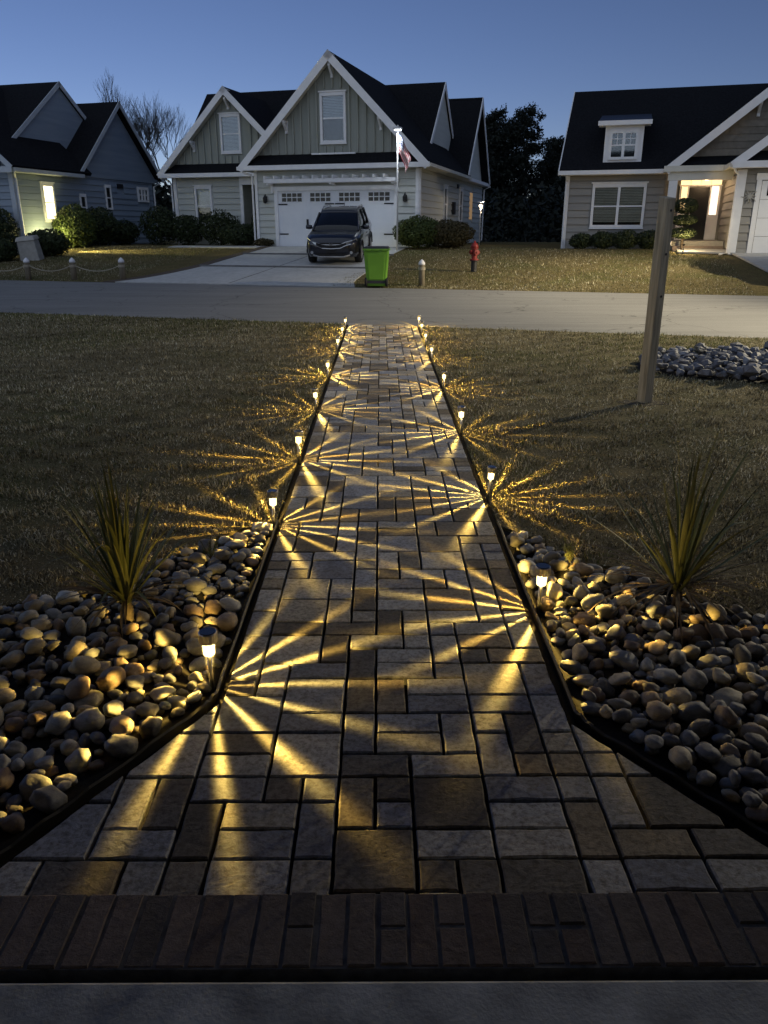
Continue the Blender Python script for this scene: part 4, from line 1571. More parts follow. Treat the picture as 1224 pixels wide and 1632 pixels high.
# garage wing of the right house
mb = MB()
mb.box(5.72, 12.2, -2.4, 6.0, -0.9, 2.62)
wg = mb.build('wall', M['lap_tan'], H3)
lap(wg, 'F', -2.4, 5.92, 6.24, -0.02, 2.4, M['lap_tan'])
lap(wg, 'L', 5.72, -2.28, 1.3, -0.02, 2.4, M['lap_tan'])
P = face('F', -2.4)
MB().fbox(P, 5.68, 5.91, -0.2, 2.42, 0.0, 0.075).build('corner_board', M['trim'], H3)
MB().fbox(P, 5.93, 6.24, -0.35, -0.03, 0.0, 0.05).build('foundation', M['found'], H3)
MB().fbox(face('L', 5.72), -2.4, -2.29, -0.2, 2.42, 0.0, 0.075).build('corner_board', M['trim'], H3)
tr_ = MB()
tr_.fbox(P, 6.25, 6.40, -0.3, 2.1, 0.0, 0.07)
tr_.fbox(P, 6.22, 11.6, 2.102, 2.30, 0.0, 0.08)
tr_.build('door_frame', M['trim'], H3)
g3 = MB()
for i in range(4):
    g3.fbox(P, 6.42, 11.4, -0.2 + i * 0.57 + 0.006, -0.2 + (i + 1) * 0.57 - 0.006, 0.0, 0.03)
g3o = g3.build('garage_door', M['gdoor'], H3)
for i in range(4):
    MB().fbox(P, 6.60 + i * 1.24, 7.55 + i * 1.24, 1.62, 2.0, 0.0302, 0.036).build('window_light', M['dark_pane'], g3o)
slab_part('roof', H3, [[(8.9, -2.85, 5.35), (5.36, -2.85, 2.63), (5.36, 5.0, 2.63), (8.9, 5.0, 5.35)]], 0.14, M['roof'])
slab_part('roof', H3, [[(8.9, -2.85, 5.349), (12.5, -2.85, 2.63), (12.5, 5.0, 2.63), (8.9, 5.0, 5.349)]], 0.14, M['roof'])
gable_front(H3, -2.4, 5.75, 12.1, 2.6, 5.10, 0.768, 8.9, M['shake'], False)
rake(H3, 'F', -2.855, (8.9, 5.37), (5.32, 2.62), 0.26, soffit=0.42)
slab_part('skirt_roof', H3, [[(5.6, -2.88, 2.64), (12.2, -2.88, 2.64), (12.0, -2.4, 2.97), (5.8, -2.4, 2.97)]], 0.05, M['roof'])
f = MB()
f.box(5.4, 12.3, -2.92, -2.885, 2.45, 2.645)
f.box(5.4, 12.3, -2.884, -2.47, 2.455, 2.48)
f.build('fascia', M['trim'], H3)
MB().box(5.30, 5.41, -2.85, -1.2, 2.47, 2.61).build('gutter', M['trim_cream'], H3)
downspout(H3, [(5.45, -2.8, 2.47), (5.55, -2.6, 2.36), (5.64, -2.5, 2.28), (5.64, -2.5, -0.15), (5.40, -2.6, -0.2)])
# metal sunburst ornament on the garage wing wall
orn = thing('metal_sun_ornament', 'grey metal sunburst ornament hung on the lit wall by the right garage', 'wall ornament', SW(3.88, 29.52, 2.55), -A)
mb = MB()
mb.lathe([(0.07, 0), (0.085, 0.015), (0.06, 0.03)], 16, M=Matrix.Rotation(R(90), 4, 'X'))
mb.build('disc', M['found'], orn)
for k in range(10):
    a = 2 * math.pi * k / 10
    L = 0.26 if k % 2 else 0.20
    pts = [(math.cos(a) * 0.07, -0.015, math.sin(a) * 0.07), (math.cos(a + 0.18) * L * 0.6, -0.015, math.sin(a + 0.18) * L * 0.6), (math.cos(a) * L, -0.015, math.sin(a) * L)]
    MB().tube(pts, [0.022, 0.02, 0.006], 5).build('ray', M['found'], orn)

STREET_W, STREET_C = 1120, (1.0, 0.86, 0.58)

# ------------------------------------------------------------------ parked cars
def loft(secs, close=True):
    mb = MB()
    n = len(secs[0])
    for s in secs:
        mb.v += [tuple(p) for p in s]
    for i in range(len(secs) - 1):
        for k in range(n if close else n - 1):
            k2 = (k + 1) % n
            mb.f.append((i * n + k, i * n + k2, (i + 1) * n + k2, (i + 1) * n + k))
    mb.f.append(tuple(range(n)))
    mb.f.append(tuple(reversed(range((len(secs) - 1) * n, len(secs) * n))))
    return mb


def paint(name, c):
    t = NT(name)
    m = t.base(c, 0.28, 0.35, 0.5)
    t.b.inputs['Coat Weight'].default_value = 0.8
    t.b.inputs['Coat Roughness'].default_value = 0.06
    return m


M['chrome'] = NT('chrome').base((0.6, 0.6, 0.62), 0.15, 1.0)
M['tyre'] = pm('tyre_rubber', (0.012, 0.012, 0.012), (0.02, 0.02, 0.02), 20, 0.85)
M['car_glass'] = NT('tinted_car_glass').base((0.006, 0.007, 0.009), 0.06, spec=0.6)
M['headlamp'] = NT('headlamp_glass').base((0.45, 0.47, 0.5), 0.08, 0.6, 0.8)
M['silver'] = pm('silver_plastic', (0.22, 0.22, 0.23), (0.3, 0.3, 0.31), 5, 0.4, metal=0.3)
M['plate'] = pm('dark_plate', (0.01, 0.01, 0.012), (0.015, 0.015, 0.017), 5, 0.5)


def car(label, loc, rz, pc, tilt, group):
    root = thing('parked_suv', label, 'car', loc, rz, group)
    root.rotation_euler = (tilt, 0, rz)
    pt = paint('car_paint', pc)
    st = [(-2.25, 0.58, 0.34, 0.70), (-2.20, 0.72, 0.28, 0.78), (-2.05, 0.83, 0.25, 0.88), (-1.75, 0.895, 0.24, 0.965), (-1.15, 0.91, 0.24, 1.03), (-0.5, 0.91, 0.24, 1.05), (0.4, 0.91, 0.24, 1.07), (1.3, 0.91, 0.24, 1.09), (1.9, 0.885, 0.26, 1.10), (2.2, 0.82, 0.33, 1.08), (2.26, 0.72, 0.42, 1.0)]
    secs = []
    for y, w, zb, zt in st:
        half = [(w * 0.55, zb), (w * 0.93, zb + 0.02), (w, zb + 0.16), (w * 0.985, zb + (zt - zb) * 0.55), (w * 0.995, zt - 0.13), (w * 0.955, zt - 0.035), (w * 0.82, zt), (w * 0.4, zt + 0.028)]
        secs.append([(x, y, z) for x, z in half] + [(-x, y, z) for x, z in reversed(half)])
    body = loft(secs).build('body', pt, root, True)
    gs = [(-1.20, 0.80, 1.02, 0.795, 1.03), (-0.98, 0.82, 1.03, 0.77, 1.17), (-0.42, 0.845, 1.04, 0.655, 1.54), (-0.18, 0.85, 1.045, 0.64, 1.605), (0.5, 0.85, 1.06, 0.645, 1.65), (1.3, 0.84, 1.07, 0.63, 1.635), (1.8, 0.82, 1.08, 0.60, 1.56), (2.08, 0.80, 1.08, 0.66, 1.32), (2.2, 0.78, 1.07, 0.76, 1.10)]
    secs = []
    for y, wb, zb, wt, zt in gs:
        half = [(wb, zb), (wb * 0.6 + wt * 0.4, zb * 0.6 + zt * 0.4 + 0.01), (wt + 0.012, zt - 0.03), (wt * 0.93, zt), (wt * 0.45, zt + 0.012)]
        secs.append([(x, y, z) for x, z in half] + [(-x, y, z) for x, z in reversed(half)])
    loft(secs).build('cabin_glass', M['car_glass'], root, True)
    rs = []
    for y, wb, zb, wt, zt in gs[2:7]:
        half = [(wt + 0.02, zt - 0.045), (wt * 0.95, zt + 0.008), (wt * 0.45, zt + 0.020)]
        rs.append([(x, y, z) for x, z in half] + [(-x, y, z) for x, z in reversed(half)])
    loft(rs).build('roof', pt, root, True)
    for s in (-1, 1):
        MB().tube([(s * 0.80, -1.20, 1.03), (s * 0.765, -0.98, 1.175), (s * 0.675, -0.42, 1.535)], 0.035, 6).build('pillar', pt, root, True)
        for (y, yt, wb, wt, zt) in ((0.30, 0.35, 0.853, 0.655, 1.62), (1.25, 1.2, 0.845, 0.645, 1.61)):
            MB().tube([(s * wb, y, 1.05), (s * (wt + 0.03), yt, zt)], 0.03, 6).build('pillar', M['black'], root, True)
        MB().tube([(s * 0.845, -1.0, 1.045), (s * 0.862, 0.4, 1.072), (s * 0.84, 2.0, 1.09)], 0.012, 6).build('window_trim', M['chrome'], root)
        # roof rail
        MB().tube([(s * 0.60, -0.15, 1.625), (s * 0.60, 0.0, 1.70), (s * 0.60, 1.35, 1.69), (s * 0.585, 1.6, 1.61)], 0.022, 6).build('roof_rail', M['silver'], root, True)
        # mirror
        mm = MB()
        mm.lathe([(0.02, -0.10), (0.09, -0.085), (0.105, 0.0), (0.09, 0.085), (0.02, 0.10)], 10, c=(s * 1.0, -0.78, 1.10), M=Matrix.Rotation(R(90), 4, 'Y') @ Matrix.Diagonal((0.72, 0.6, 1.15, 1)))
        mm.box(min(s * 0.84, s * 0.93), max(s * 0.84, s * 0.93), -0.80, -0.74, 1.05, 1.09)
        mm.build('mirror', pt, root, True)
        # headlight: swept wedge
        hp = [(s * 0.50, -2.245, 0.735), (s * 0.66, -2.20, 0.76), (s * 0.835, -2.02, 0.865), (s * 0.845, -1.97, 0.80), (s * 0.70, -2.19, 0.665), (s * 0.52, -2.25, 0.66)]
        hb = [(x * 0.97, y + 0.10, z) for x, y, z in hp]
        q = MB()
        k = len(hp)
        q.add([Vector(v) + Vector((0, -0.02, 0)) for v in hp] + [Vector(v) for v in hb], [tuple(range(k))] + [(i, (i + 1) % k, (i + 1) % k + k, i + k) for i in range(k)])
        q.build('headlight', M['headlamp'], root)
        MB().tube([(s * 0.30, -2.275, 0.675), (s * 0.50, -2.275, 0.755), (s * 0.70, -2.215, 0.80), (s * 0.85, -2.02, 0.885)], 0.013, 5).build('chrome_strip', M['chrome'], root)
        MB().tube([(s * 0.30, -2.285, 0.56), (s * 0.48, -2.28, 0.64), (s * 0.66, -2.235, 0.69)], 0.014, 5).build('chrome_strip', M['chrome'], root)
        fl = MB()
        fl.lathe([(0.055, -0.02), (0.05, 0.02)], 12, c=(s * 0.66, -2.21, 0.42), M=Matrix.Rotation(R(90), 4, 'X'))
        fl.build('fog_light', M['headlamp'], root)
        fz = MB()
        fz.add([(s * 0.56, -2.235, 0.36), (s * 0.76, -2.16, 0.40), (s * 0.78, -2.14, 0.52), (s * 0.60, -2.235, 0.47)], [(0, 1, 2, 3)])
        fz.build('fog_surround', M['black'], root)
        for y in (-1.36, 1.32):
            w = MB()
            Mx = Matrix.Rotation(R(90), 4, 'Y')
            w.lathe([(0.22, -0.115), (0.335, -0.11), (0.352, -0.06), (0.352, 0.06), (0.335, 0.11), (0.22, 0.115)], 26, c=(s * 0.80, y, 0.352), M=Mx)
            wo = w.build('wheel', M['tyre'], root, True)
            r_ = MB()
            r_.lathe([(0.23, -0.02), (0.215, 0.0), (0.05, 0.012), (0.04, 0.02)], 20, c=(s * 0.915, y, 0.352), M=Matrix.Rotation(R(90 * s), 4, 'Y'))
            r_.build('rim', M['silver'], wo)
            a_ = MB()
            pts = [(s * 0.905, y + math.cos(t) * 0.40, 0.352 + math.sin(t) * 0.40) for t in [math.pi * k / 12 for k in range(13)]]
            a_.tube(pts, 0.035, 6)
            a_.build('wheel_arch', M['black'], root, True)
        for y in (0.0, 0.95):
            MB().tube([(s * 0.915, y, 0.86), (s * 0.935, y + 0.04, 0.865), (s * 0.935, y + 0.18, 0.865), (s * 0.915, y + 0.22, 0.86)], 0.014, 5).build('door_handle', pt, root)
    # grille between the lamps
    g = MB()
    g.add([(-0.50, -2.255, 0.735), (0.50, -2.255, 0.735), (0.46, -2.27, 0.62), (0.30, -2.28, 0.54), (-0.30, -2.28, 0.54), (-0.46, -2.27, 0.62)], [(0, 1, 2, 3, 4, 5)])
    go = g.build('grille', M['black'], root)
    for z in (0.60, 0.65, 0.70):
        MB().box(-0.42, 0.42, -2.290, -2.278, z - 0.008, z + 0.008).build('grille_bar', M['black'], go)
    MB().tube([(-0.31, -2.285, 0.56), (0, -2.30, 0.545), (0.31, -2.285, 0.56)], 0.014, 5).build('chrome_strip', M['chrome'], root)
    MB().tube([(-0.31, -2.275, 0.675), (0, -2.295, 0.665), (0.31, -2.275, 0.675)], 0.012, 5).build('chrome_strip', M['chrome'], root)
    # emblem: rounded letter H
    e = MB()
    e.box(-0.050, -0.028, -2.315, -2.300, 0.635, 0.725)
    e.box(0.028, 0.050, -2.315, -2.300, 0.635, 0.725)
    e.box(-0.028, 0.028, -2.314, -2.301, 0.670, 0.690)
    e.build('emblem', M['chrome'], root)
    MB().box(-0.16, 0.16, -2.30, -2.275, 0.42, 0.52).build('number_plate', M['plate'], root)
    lo_ = MB()
    lo_.add([(-0.52, -2.262, 0.40), (0.52, -2.262, 0.40), (0.44, -2.25, 0.30), (-0.44, -2.25, 0.30)], [(0, 1, 2, 3)])
    lo_.build('lower_intake', M['black'], root)
    MB().tube([(-0.62, -2.22, 0.34), (-0.4, -2.29, 0.285), (0.4, -2.29, 0.285), (0.62, -2.22, 0.34)], 0.032, 6).build('skid_plate', M['silver'], root, True)
    MB().tube([(0, 0.9, 1.66), (0, 1.0, 1.70), (0, 1.22, 1.82)], [0.012, 0.008, 0.004], 5).build('aerial', M['black'], root)
    return root


SLOPE = math.atan(0.0896)
cs_, ct_ = -9.68, 27.80
car('dark blue sport utility car parked facing the street before the white garage', SW(cs_, ct_, ter(ct_) + 0.02), -A + R(10.5), (0.006, 0.008, 0.018), SLOPE, 'cars parked in driveways')
cs_, ct_ = 5.42, 25.2
car('silver car at the right edge casting a long shadow on the lawn', SW(cs_, ct_, ter(ct_) + 0.02), -A, (0.42, 0.42, 0.41), SLOPE, 'cars parked in driveways')

# ------------------------------------------------------------------ bin, hydrant, bollards
M['bin'] = pm('lime_green_plastic', (0.12, 0.28, 0.03), (0.14, 0.32, 0.035), 3, 0.45, 0.05, 60)
M['bin_dark'] = pm('charcoal_lid', (0.025, 0.027, 0.03), (0.035, 0.037, 0.04), 3, 0.5)
b_ = thing('wheeled_bin', 'lime green wheeled bin with dark lid at the kerb', 'bin', SW(-6.50, 21.62, 0.03), -A + R(14))
b_.scale = (1.06, 1.06, 0.98)


def taper(z0, z1, a0, b0, c0, d0, a1, b1, c1, d1):
    return [(a0, c0, z0), (b0, c0, z0), (b0, d0, z0), (a0, d0, z0), (a1, c1, z1), (b1, c1, z1), (b1, d1, z1), (a1, d1, z1)]


BF = [(0, 3, 2, 1), (4, 5, 6, 7), (0, 1, 5, 4), (1, 2, 6, 5), (2, 3, 7, 6), (3, 0, 4, 7)]
mb = MB()
mb.add(taper(0.02, 0.98, -0.25, 0.25, -0.26, 0.30, -0.325, 0.325, -0.36, 0.40), BF)
mb.build('tub', M['bin'], b_, bevel=0.035)
mb = MB()
mb.add(taper(0.982, 1.03, -0.345, 0.345, -0.38, 0.42, -0.345, 0.345, -0.38, 0.42), BF)
mb.build('rim', M['bin'], b_, bevel=0.012)
mb = MB()
mb.add(taper(1.032, 1.09, -0.335, 0.335, -0.37, 0.42, -0.30, 0.30, -0.30, 0.38), BF)
mb.build('lid', M['bin_dark'], b_, bevel=0.02)
mb = MB()
mb.add(taper(0.20, 0.90, -0.19, 0.19, -0.292, -0.25, -0.24, 0.24, -0.362, -0.30), BF)
mb.build('front_panel', M['bin'], b_, bevel=0.01)
for x in (-0.2, 0.0, 0.2):
    MB().box(x - 0.06, x + 0.06, -0.40, -0.379, 0.975, 1.028).build('grip', M['bin'], b_, bevel=0.01)
MB().tube([(-0.31, 0.44, 1.0), (-0.30, 0.47, 1.0), (0.30, 0.47, 1.0), (0.31, 0.44, 1.0)], 0.018, 8).build('handle', M['bin_dark'], b_)
for s in (-1, 1):
    w = MB().lathe([(0.05, -0.035), (0.125, -0.033), (0.13, 0), (0.125, 0.033), (0.05, 0.035)], 20, c=(s * 0.27, -0.20, 0.13), M=Matrix.Rotation(R(90), 4, 'Y'))
    w.build('wheel', M['tyre'], b_, True)
MB().box(-0.24, 0.24, -0.30, -0.262, 0.10, 0.18).build('axle_guard', M['bin_dark'], b_)
mk = MB()
for (y, z, dy, dz) in ((0.02, 0.80, 0.012, 0.05), (0.035, 0.845, 0.02, 0.012), (0.03, 0.76, 0.02, 0.012)):
    mk.box(0.3155, 0.3185, y - dy, y + dy, z - dz, z + dz)
mk.build('printed_mark', M['bin_dark'], b_)

M['hyd'] = pm('red_hydrant_paint', (0.15, 0.014, 0.013), (0.21, 0.02, 0.018), 14, 0.45, 0.15, 40)
hy = thing('fire_hydrant', 'red fire hydrant with a black lower barrel on the far lawn', 'hydrant', SW(-4.32, 24.82, ter(24.82)), 0.4)
hy.scale = (0.95, 0.95, 1.02)
MB().lathe([(0.10, -0.05), (0.095, 0.30), (0.14, 0.30), (0.14, 0.33)], 18).build('lower_barrel', M['black'], hy, False)
MB().lathe([(0.145, 0.332), (0.145, 0.365), (0.095, 0.37), (0.092, 0.66), (0.13, 0.665), (0.13, 0.695)], 18).build('barrel', M['hyd'], hy)
MB().lathe([(0.125, 0.697), (0.12, 0.74), (0.09, 0.80), (0.045, 0.835), (0.03, 0.84), (0.03, 0.885), (0.015, 0.89)], 18).build('bonnet', M['hyd'], hy, True)
for ang, r, L in ((0, 0.052, 0.16), (180, 0.052, 0.16), (270, 0.07, 0.17)):
    Mx = Matrix.Rotation(R(ang), 4, 'Z') @ Matrix.Rotation(R(90), 4, 'Y')
    n_ = MB().lathe([(r * 0.85, 0.06), (r * 0.85, L - 0.05), (r * 1.2, L - 0.048), (r * 1.2, L), (r * 0.45, L + 0.002), (r * 0.45, L + 0.03)], 10, c=(0, 0, 0.56), M=Mx)
    n_.build('nozzle_cap', M['hyd'], hy)

M['cap_white'] = pm('white_cap', (0.62, 0.62, 0.66), (0.72, 0.72, 0.74), 8, 0.5)
M['rope'] = pm('pale_rope', (0.28, 0.25, 0.19), (0.42, 0.38, 0.30), 60, 0.95, 0.6, 80)
M['postwood'] = pm('grey_brown_post', (0.12, 0.10, 0.07), (0.22, 0.19, 0.14), 9, 0.9, 0.5, 30, 0.006, stretch=(4, 4, 0.3))


def bollard(label, s, t, zt=0.67):
    r = thing('rope_bollard', label, 'bollard', SW(s, t, ter(t)), 0.0, 'capped timber bollards along the far kerb')
    MB().lathe([(0.088, -0.1), (0.085, zt - 0.17), (0.08, zt - 0.15)], 16).build('timber', M['postwood'], r, True)
    MB().lathe([(0.092, zt - 0.149), (0.094, zt - 0.10), (0.06, zt - 0.045), (0.03, zt - 0.02), (0.012, zt)], 16).build('cap', M['cap_white'], r, True)
    ring = MB()
    for z in (zt - 0.225, zt - 0.25, zt - 0.275):
        pts = [(math.cos(a) * 0.095, math.sin(a) * 0.095, z + 0.006 * math.sin(a)) for a in [2 * math.pi * k / 16 for k in range(17)]]
        ring.tube(pts, 0.013, 6)
    ring.build('rope_collar', M['rope'], r, True)


BO = [(-18.21, 21.66), (-16.60, 21.80), (-14.93, 21.96)]
bollard('white capped timber bollard, leftmost of the three joined by rope', *BO[0])
bollard('white capped timber bollard, middle one of the three joined by rope', *BO[1])
bollard('white capped timber bollard nearest the driveway of the three joined by rope', *BO[2])
bollard('lone white capped timber bollard between the green bin and the hydrant', -5.30, 22.0, 0.70)


def rope(label, a, b):
    pts = []
    for k in range(15):
        f = k / 14
        s, t = a[0] + (b[0] - a[0]) * f, a[1] + (b[1] - a[1]) * f
        pts.append(SW(s, t, ter(t) * 1.0 + 0.42 - 0.16 * 4 * f * (1 - f)))
    tag(MB().tube(pts, 0.014, 7).build('hanging_rope', M['rope'], None, True), label, 'rope', 'ropes slung between bollards')


def inset(a, b, d=0.09):
    L = math.hypot(b[0] - a[0], b[1] - a[1])
    u = ((b[0] - a[0]) / L, (b[1] - a[1]) / L)
    return (a[0] + u[0] * d, a[1] + u[1] * d), (b[0] - u[0] * d, b[1] - u[1] * d)


rope('rope sagging from the leftmost bollard out of the picture', *inset((-19.9, 21.52), BO[0]))
rope('rope sagging between the leftmost and the middle bollard', *inset(BO[0], BO[1]))
rope('rope sagging between the middle bollard and the one by the driveway', *inset(BO[1], BO[2]))

# ------------------------------------------------------------------ flagpole and flag
M['pole'] = NT('white_pole').base((0.62, 0.62, 0.62), 0.35, 0.0, 0.5)
FP = SW(-8.2, 29.98, ter(29.98))
fpo = thing('flagpole', 'thin white flagpole with a glowing disc light on top', 'flagpole', FP, -A)
MB().tube([(0, 0, -0.1), (0, 0, 2.2), (0, 0, 4.12)], [0.034, 0.030, 0.024], 10).build('pole', M['pole'], fpo, True)
MB().lathe([(0.05, 4.17), (0.16, 4.19), (0.17, 4.23), (0.14, 4.26), (0.03, 4.27)], 20).build('light_disc', M['pole'], fpo, True)
MB().lathe([(0.12, 4.15), (0.14, 4.168)], 20).build('light_ring', em('white_led', (0.85, 0.93, 1.0), 0.25), fpo)
MB().lathe([(0.03, 4.10), (0.035, 4.149)], 12).build('collar', M['pole'], fpo)
MB().lathe([(0.02, 4.272), (0.035, 4.30), (0.02, 4.33)], 12).build('finial', M['pole'], fpo, True)
li = bpy.data.lights.new('flag_light', 'SPOT')
li.energy = 8
li.spot_size = R(120)
li.spot_blend = 0.6
li.color = (0.86, 0.94, 1.0)
li.shadow_soft_size = 0.05
link('flag_light', li, fpo, (0.0, -0.10, 4.14))

t_ = NT('striped_star_flag')
uv = t_.n('UVMap')
sep = t_.n('SeparateXYZ')
t_.l(uv.outputs[0], sep.inputs[0])
u_, v_ = sep.outputs[0], sep.outputs[1]
stripe = t_.math('GREATER_THAN', t_.math('FRACT', t_.math('MULTIPLY', v_, 6.5)), 0.5)
c = t_.mix(stripe, (0.36, 0.018, 0.03), (0.62, 0.60, 0.58))
cu = t_.math('LESS_THAN', u_, 0.4)
cv = t_.math('LESS_THAN', v_, 7 / 13)
can = t_.math('MULTIPLY', cu, cv)
su = t_.math('SUBTRACT', t_.math('FRACT', t_.math('MULTIPLY', u_, 6 / 0.4)), 0.5)
sv = t_.math('SUBTRACT', t_.math('FRACT', t_.math('MULTIPLY', v_, 5 / (7 / 13))), 0.5)
rr_ = t_.math('ADD', t_.math('MULTIPLY', su, su), t_.math('MULTIPLY', sv, sv))
star = t_.math('LESS_THAN', rr_, 0.075)
cc = t_.mix(star, (0.012, 0.016, 0.075), (0.62, 0.62, 0.62))
c = t_.mix(can, c, cc)
M['flag'] = t_.base(c, 0.8, spec=0.1)
nu, nv = 40, 14
vs, uvs = [], []
for i in range(nu + 1):
    for j in range(nv + 1):
        u, v = i / nu, j / nv
        z = 4.02 - 0.62 * v * (1 - 0.25 * u) - 0.86 * u ** 1.15
        x = 0.036 + 0.46 * u ** 0.75 * (1 - 0.35 * v) + 0.03 * u * math.sin(9 * u + 2 * v)
        y = -0.06 * u * math.sin(11 * v + 5 * u) - 0.03 * math.sin(7 * u)
        vs.append((x, y, z))
        uvs.append((u, v))
fs = []
for i in range(nu):
    for j in range(nv):
        a = i * (nv + 1) + j
        fs.append((a, a + 1, a + nv + 2, a + nv + 1))
me = bpy.data.meshes.new('hanging_flag')
me.from_pydata(vs, [], fs)
ul = me.uv_layers.new(name='UVMap')
for lp in me.loops:
    ul.data[lp.index].uv = uvs[lp.vertex_index]
me.polygons.foreach_set('use_smooth', [True] * len(me.polygons))
me.materials.append(M['flag'])
fl = link('hanging_flag', me, None, FP, (0, 0, -A))
tag(fl, 'limp red, white and blue striped flag with stars hanging on the pole', 'flag')
sm = fl.modifiers.new('thick', 'SOLIDIFY')
sm.thickness = 0.004

# ------------------------------------------------------------------ small lamps of the place
lp = thing('garden_lamp_post', 'slim garden lamp with a disc hood beside the grey house wall', 'lamp post', SW(-6.15, 36.5, 0.86), 0)
MB().tube([(0, 0, -0.1), (0, 0, 1.25), (0, 0, 1.62)], [0.022, 0.02, 0.055], 10).build('pole', M['pole'], lp, True)
MB().lathe([(0.055, 1.622), (0.075, 1.66), (0.06, 1.71)], 14).build('bulb', em('garden_bulb', (1.0, 0.80, 0.55), 0.4), lp, True)
MB().lathe([(0.02, 1.80), (0.17, 1.815), (0.16, 1.84), (0.03, 1.87)], 20).build('hood', M['pole'], lp, True)
MB().tube([(0, 0.05, 1.62), (0, 0.06, 1.81)], 0.01, 5).build('bracket', M['black'], lp)
li = bpy.data.lights.new('garden_light', 'POINT')
li.energy = 1.2
li.color = (1.0, 0.8, 0.55)
li.shadow_soft_size = 0.04
link('garden_light', li, lp, (0.12, -0.1, 1.76))

fx = thing('ground_floodlight', 'small black floodlight on the ground under the glowing window', 'floodlight', SW(-22.75, 28.75, ter(28.75)), -A)
MB().tube([(0, 0, -0.1), (0, 0, 0.30)], 0.02, 8).build('stake', M['black'], fx)
MB().box(-0.12, 0.10, -0.10, 0.10, 0.30, 0.46).build('housing', M['black'], fx, bevel=0.01)
MB().box(0.102, 0.11, -0.08, 0.08, 0.32, 0.44).build('lens', em('flood_lens', (1.0, 0.92, 0.45), 0.6), fx)
li = bpy.data.lights.new('flood_beam', 'SPOT')
li.energy = 120
li.color = (1.0, 0.86, 0.30)
li.spot_size = R(30)
li.spot_blend = 0.6
li.shadow_soft_size = 0.05
o = link('flood_beam', li, fx, (0.16, 0, 0.42))
o.rotation_euler = Vector((-1.0, -0.10, 0.155)).to_track_quat('Z', 'Y').to_euler()
li = bpy.data.lights.new('flood_spill', 'POINT')
li.energy = 5
li.color = (1.0, 0.88, 0.35)
li.shadow_soft_size = 0.08
link('flood_spill', li, fx, (0.0, 0.2, 0.62))

pl = thing('porch_ceiling_lamp', 'warm lamp under the entry porch ceiling of the taupe house', 'lamp', SW(2.75, 32.4, 0.95 + 2.30), 0)
MB().lathe([(0.06, 0.12), (0.11, 0.09), (0.12, 0.0), (0.05, -0.04)], 14).build('globe', em('porch_globe', (1.0, 0.72, 0.4), 0.3), pl, True)
li = bpy.data.lights.new('porch_light', 'POINT')
li.energy = 0.9
li.color = (1.0, 0.66, 0.36)
li.shadow_soft_size = 0.1
link('porch_light', li, pl, (0, 0, -0.14))
pb = thing('path_spotlight', 'low warm spotlight by the porch steps of the taupe house', 'spotlight', SW(2.05, 29.55, ter(29.55)), 0)
MB().tube([(0, 0, -0.05), (0, 0, 0.22), (0.03, 0, 0.30)], 0.012, 6).build('stake', M['black'], pb)
MB().lathe([(0.03, 0.28), (0.05, 0.34), (0.05, 0.36)], 12).build('head', M['black'], pb)
li = bpy.data.lights.new('path_light', 'POINT')
li.energy = 2.5
li.color = (1.0, 0.72, 0.34)
li.shadow_soft_size = 0.05
link('path_light', li, pb, (0.15, 0.1, 0.5))

# street lamp at the far kerb, out of the frame to the right: it lights the far lawn and fronts
sp = thing('street_lamp', 'street lamp at the far kerb beyond the right edge', 'street lamp', SW(11.0, 22.4, ter(22.4)), -A)
MB().tube([(0, 0, -0.2), (0, 0, 3.0), (0, 0, 5.60)], [0.08, 0.06, 0.05], 12).build('pole', M['black'], sp, True)
MB().lathe([(0.05, 5.602), (0.24, 5.65), (0.26, 5.71), (0.10, 5.85), (0.02, 5.87)], 20).build('head', M['black'], sp, True)
li = bpy.data.lights.new('street_light', 'POINT')
li.energy = STREET_W
li.color = STREET_C
li.shadow_soft_size = 0.07
li.use_nodes = True
nt = li.node_tree
e = nt.nodes['Emission']
geo = nt.nodes.new('ShaderNodeNewGeometry')
sep = nt.nodes.new('ShaderNodeSeparateXYZ')
nt.links.new(geo.outputs['Incoming'], sep.inputs[0])


def sm(val, lo, hi, a, b):
    mr = nt.nodes.new('ShaderNodeMapRange')
    mr.interpolation_type = 'SMOOTHSTEP'
    for k, v in (('From Min', lo), ('From Max', hi), ('To Min', a), ('To Max', b)):
        mr.inputs[k].default_value = v
    nt.links.new(val, mr.inputs['Value'])
    return mr.outputs[0]


def mm_(op, a, b):
    nd = nt.nodes.new('ShaderNodeMath')
    nd.operation = op
    for i, v in enumerate((a, b)):
        if isinstance(v, (int, float)):
            nd.inputs[i].default_value = v
        else:
            nt.links.new(v, nd.inputs[i])
    return nd.outputs[0]


down = mm_('MULTIPLY', sep.outputs[2], -1.0)
# batwing head: little straight down, most at a low angle, cut off near the horizontal; shielded towards the houses
f = mm_('MULTIPLY', sm(down, 0.19, 0.40, 0.012, 1.0), sm(down, 0.38, 0.62, 1.0, 0.16))
hv = mm_('ADD', mm_('MULTIPLY', sep.outputs[0], SA), mm_('MULTIPLY', sep.outputs[1], CA))
f = mm_('MULTIPLY', f, sm(hv, 0.30, 0.62, 1.0, 0.09))
nt.links.new(f, e.inputs[1])
link('street_light', li, sp, (-0.30, 0.0, 5.55))

